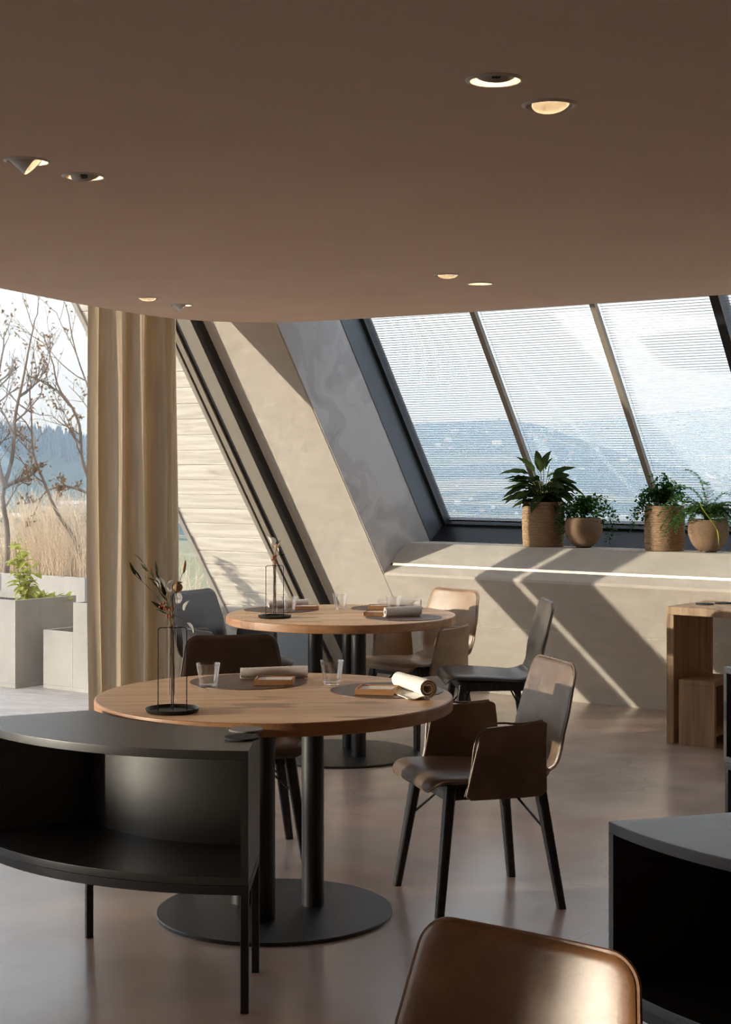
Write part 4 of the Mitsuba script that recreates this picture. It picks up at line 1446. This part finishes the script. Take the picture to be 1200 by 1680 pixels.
# ------------------------------------------------------------------ ceiling spots
def spot(q, aim, label, sticker=False, glow=30.0, drop=0.0):
    """trim ring, white cup, and a drum that tilts to aim (dx, dy, dz)"""
    k = thing('ceiling_spot', label, 'ceiling light', 'recessed ceiling spots')
    x, y = q[0], q[1]
    mv = lambda m: (m.apply_translation((x, y, 0)), m)[1]
    obj('trim_ring', mv(lathe([(0.0535, ZC + 0.01), (0.0535, ZC - 0.003), (0.056, ZC - 0.0045), (0.0625, ZC - 0.002), (0.064, ZC), (0.064, ZC + 0.0005)], 48)), M_RING, k, 40)
    cup = mv(lathe([(0.0538, ZC - 0.001), (0.0538, ZC + 0.075), (0, ZC + 0.075)], 40))
    obj('cup', cup, M_WHITE, k, 40)
    d = np.array(aim, float)
    d /= np.linalg.norm(d)
    up = -d
    s = np.cross([0.3, 0.95, 0.1], up)
    s /= np.linalg.norm(s)
    M = np.eye(4)
    M[:3, 0], M[:3, 1], M[:3, 2], M[:3, 3] = s, np.cross(up, s), up, (x, y, ZC + 0.028 - drop)
    rd = 0.044
    dm = lathe([(rd, -0.03), (rd, 0.03), (0, 0.034)], 40)
    inn = lathe([(rd - 0.001, -0.0302), (rd, -0.03)], 40)
    refl = lathe([(rd - 0.001, -0.030), (rd - 0.005, -0.020), (0.017, -0.008)], 40)
    a = cat(dm, inn)
    a.apply_transform(M)
    dr_ = obj('drum', a, M_WHITE, k, 40)
    refl.apply_transform(M)
    obj('reflector', refl, M_WHITE, dr_, 60)
    disc = lathe([(0.0, -0.0095), (0.017, -0.008)], 32)
    disc.apply_transform(M)
    n_ = np.cross(disc.vertices[disc.faces[0][1]] - disc.vertices[disc.faces[0][0]], disc.vertices[disc.faces[0][2]] - disc.vertices[disc.faces[0][0]])
    if n_ @ d < 0:
        disc.invert()
    key = obj('lamp', disc, M_WHITE, dr_)
    scene[key]['emitter'] = {'type': 'area', 'radiance': {'type': 'rgb', 'value': [glow, glow * 0.72, glow * 0.42]}}
    if sticker:
        # a small dark type plate of unreadable print on the drum's side
        c = np.array([-d[0], -d[1], 0])
        c = np.array([0, -1.0, 0]) if sticker == 'front' else np.array([0.25, -0.97, 0])
        c = c - d * (c @ d)
        c /= np.linalg.norm(c)
        w = np.cross(d, c)
        cen = M[:3, 3] + d * 0.012
        rows = []
        for hgt, wid in ((0.004, 0.009), (-0.001, 0.010), (-0.006, 0.009)):
            ang = np.linspace(-wid / rd, wid / rd, 7)
            ring = [cen + d * (-hgt + e) + (c * math.cos(t) + w * math.sin(t)) * (rd + 0.0006) for e in (-0.0018, 0.0018) for t in ang]
            f = []
            for i in range(6):
                f += [[i, i + 1, i + 8], [i, i + 8, i + 7]]
            rows.append(trimesh.Trimesh(np.array(ring), np.array(f), process=False))
        obj('type_plate', cat(*rows), M_STEEL, dr_, label='small dark printed plate')


M_RING = mat('trim_ring', two(pr((0.80, 0.72, 0.63), 0.5)))
M_REFL = mat('lamp_reflector', two({'type': 'roughconductor', 'material': 'Al', 'alpha': 0.12}))
sp = [((0, 0.60, -0.8), 'near tilted ceiling spot turned away, dark plate on its drum, upper right', 'front', -0.012),
      ((0.05, -0.32, -0.9), 'near ceiling spot aimed at the viewer, lamp showing, upper right', False, 0.0),
      ((0.80, 0.10, -0.75), 'ceiling spot at far left with its drum swung down to the left', 'left', 0.012),
      ((0.1, 0.62, -0.8), 'ceiling spot turned away with a dark plate on its drum, second from the left edge', 'front', -0.004),
      ((0.0, -0.30, -0.95), 'lit ceiling spot above the window, left one of the far right pair', False, 0.0),
      ((0.0, 0.25, -0.95), 'ceiling spot above the window, right one of the far right pair', False, -0.012),
      ((0.0, -0.30, -0.95), 'lit ceiling spot above the curtain', False, 0.0),
      ((0.80, 0.15, -0.75), 'ceiling spot with swung-down drum just right of the curtain', False, 0.010)]
for q, (aim, lab, stk, dp) in zip(lamp_xy, sp):
    spot(q, aim, lab, stk, drop=dp)

# ------------------------------------------------------------------ the country beyond
AZ1 = np.array([-0.60, -0.40, -0.226, -0.17, -0.12, -0.05, 0.03, 0.083, 0.105, 0.13, 0.16, 0.22, 0.5])
EL1 = np.array([0.030, 0.026, 0.012, 0.012, 0.012, 0.020, 0.0255, 0.0282, 0.0255, 0.016, 0.006, -0.008, -0.012])
AZ2 = np.array([-0.6, -0.2, -0.05, 0.05, 0.13, 0.18, 0.226, 0.4, 0.6])
EL2 = np.array([0.012, 0.011, 0.012, 0.018, 0.0265, 0.031, 0.0355, 0.045, 0.04])
AZ0 = np.array([-0.8, -0.35, -0.226, -0.19, -0.17, -0.13, -0.08, 0.0, 0.3])
EL0 = np.array([0.050, 0.032, 0.0195, 0.0165, 0.0115, 0.0, -0.02, -0.04, -0.05])


def ground(az, r_):
    z = -8 - 64 * np.clip((r_ - 60) / 1500, 0, 1) ** 1.2 + np.clip(r_ - 3000, 0, None) * 0.004
    for A, Ee, R0, w in ((AZ0, EL0, 2100, 750), (AZ1, EL1, 5200, 1500), (AZ2, EL2, 11500, 2600)):
        top = np.interp(az, A, Ee) * R0
        z = np.maximum(z, z + (top - z) * np.exp(-((r_ - R0) / w) ** 2))
    return z


az = np.tan(np.linspace(-0.70, 0.62, 260))
rr_ = np.geomspace(60, 15000, 170)
AZg, RR = np.meshgrid(az, rr_, indexing='ij')
X, Y = RR * AZg / np.sqrt(1 + AZg ** 2), RR / np.sqrt(1 + AZg ** 2)
Zg = ground(AZg, RR) + (meshkit.fbm(np.stack([X / 420, Y / 420, X * 0], -1), 4, 2) - 0.5) * np.clip(RR / 120, 0, 22)
v = np.stack([X, Y, Zg], -1).reshape(-1, 3)
na, nr = AZg.shape
i, j = np.meshgrid(np.arange(na - 1), np.arange(nr - 1), indexing='ij')
q = (i * nr + j).ravel()
f = np.vstack([np.column_stack([q, q + nr, q + nr + 1]), np.column_stack([q, q + nr + 1, q + 1])])


def c_land(p, n, uv):
    a = fbm(p.x * 0.004, p.y * 0.004, 0.0, 4)
    f1, f2, rr2 = voronoi(p.x * 0.006, p.y * 0.003)
    field = mix((0.10, 0.13, 0.06), (0.22, 0.19, 0.12), rr2)
    return mix((0.035, 0.055, 0.035), field, smoothstep(0.5, 0.6, a))


M_LAND = mat('countryside', two(pr(proc(c_land), 0.95, specular=0.1)))
struct('hills', trimesh.Trimesh(v, f, process=False), M_LAND, smooth=True)
r = np.random.default_rng(31)
trees = []
cone = trimesh.creation.cone(radius=0.26, height=1.0, sections=5)
for _ in range(900):
    a = r.uniform(-0.30, -0.13)
    rd = r.uniform(1700, 2200)
    z = ground(a, rd) - 1
    m = cone.copy()
    s = r.uniform(9, 20)
    m.apply_scale(s)
    m.apply_translation((rd * a / math.sqrt(1 + a * a), rd / math.sqrt(1 + a * a), z))
    trees.append(m)
M_FOREST = mat('spruce', two(pr((0.03, 0.05, 0.03), 0.95, specular=0.1)))
obj('spruce_forest', cat(*trees), M_FOREST, label='dark spruce forest on the hill behind the terrace at left', cat='forest', kind='stuff')
house = cat(box(-0.5, 0.5, -0.35, 0.35, -0.3, 0.5), trimesh.Trimesh(np.array([[-0.55, -0.4, 0.5], [0.55, -0.4, 0.5], [0.55, 0.4, 0.5], [-0.55, 0.4, 0.5], [-0.55, 0, 0.85], [0.55, 0, 0.85]]), np.array([[0, 1, 5], [0, 5, 4], [2, 3, 4], [2, 4, 5], [0, 4, 3], [1, 2, 5]]), process=False))
M_HOUSE = [mat('render_' + str(i), two(pr(c, 0.9))) for i, c in enumerate(((0.66, 0.63, 0.60), (0.45, 0.34, 0.29), (0.32, 0.33, 0.35)))]
hd = [raw(house, m) for m in M_HOUSE]
taken = []
for n_ in range(170):
    a = r.uniform(0.02, 0.27)
    rd = r.choice([r.uniform(2000, 3200), r.uniform(3000, 4600), r.uniform(4500, 7000)], p=[0.5, 0.3, 0.2])
    if n_ % 9 == 0:
        a, rd = r.uniform(0.16, 0.25), r.uniform(4200, 5200)
    z = float(ground(a, rd)) + (2 if rd < 4000 else 6)
    if any((rd * math.sin(a) - p_) ** 2 + (rd * math.cos(a) - q_) ** 2 < 40 ** 2 for p_, q_ in taken):
        continue
    taken.append((rd * math.sin(a), rd * math.cos(a)))
    s = r.uniform(4, 8) * (1.0 if rd < 4000 else 1.6)
    M = place(rd * a / math.sqrt(1 + a * a), rd / math.sqrt(1 + a * a), z, r.uniform(0, PI))
    M[:3, 0] *= s * r.uniform(0.9, 2.2)
    M[:3, 1] *= s
    M[:3, 2] *= s * 0.8
    obj('house', hd[r.choice(3, p=[0.6, 0.2, 0.2])], None, None, to_world=M, label='tiny pale house of the town in the hazy valley behind the window', cat='house', group='town houses in the valley')
for n_, (pa, pyy, rd, w_, h_) in enumerate(((140, 834, 900, 26, 5.0), (118, 839, 1100, 34, 4.0))):
    a = (pa - 600) / F
    zz = EYE - (pyy - 763.5) / F * rd
    M = place(a * rd, rd, zz, 0.05)
    M[:3, 0] *= w_
    M[:3, 1] *= 12
    M[:3, 2] *= h_
    obj('hall', dict(hd[0]), None, None, to_world=M, label=('white low building beyond the dry grass beside the curtain', 'long pale building beyond the dry grass')[n_], cat='building')

# haze lying over the valley
hz = box(-9000, 9000, 150, 15500, -260, 900)
scene['valley_haze'] = ply(hz, {'type': 'null'}, interior={'type': 'homogeneous', 'albedo': {'type': 'rgb', 'value': [0.97, 0.98, 0.99]},
                           'sigma_t': {'type': 'rgb', 'value': [0.00019, 0.00025, 0.00035]}, 'sample_emitters': True, 'phase': {'type': 'hg', 'g': 0.3}})
tag('valley_haze', 'pale blue haze lying over the valley and hills', 'haze', kind='stuff')
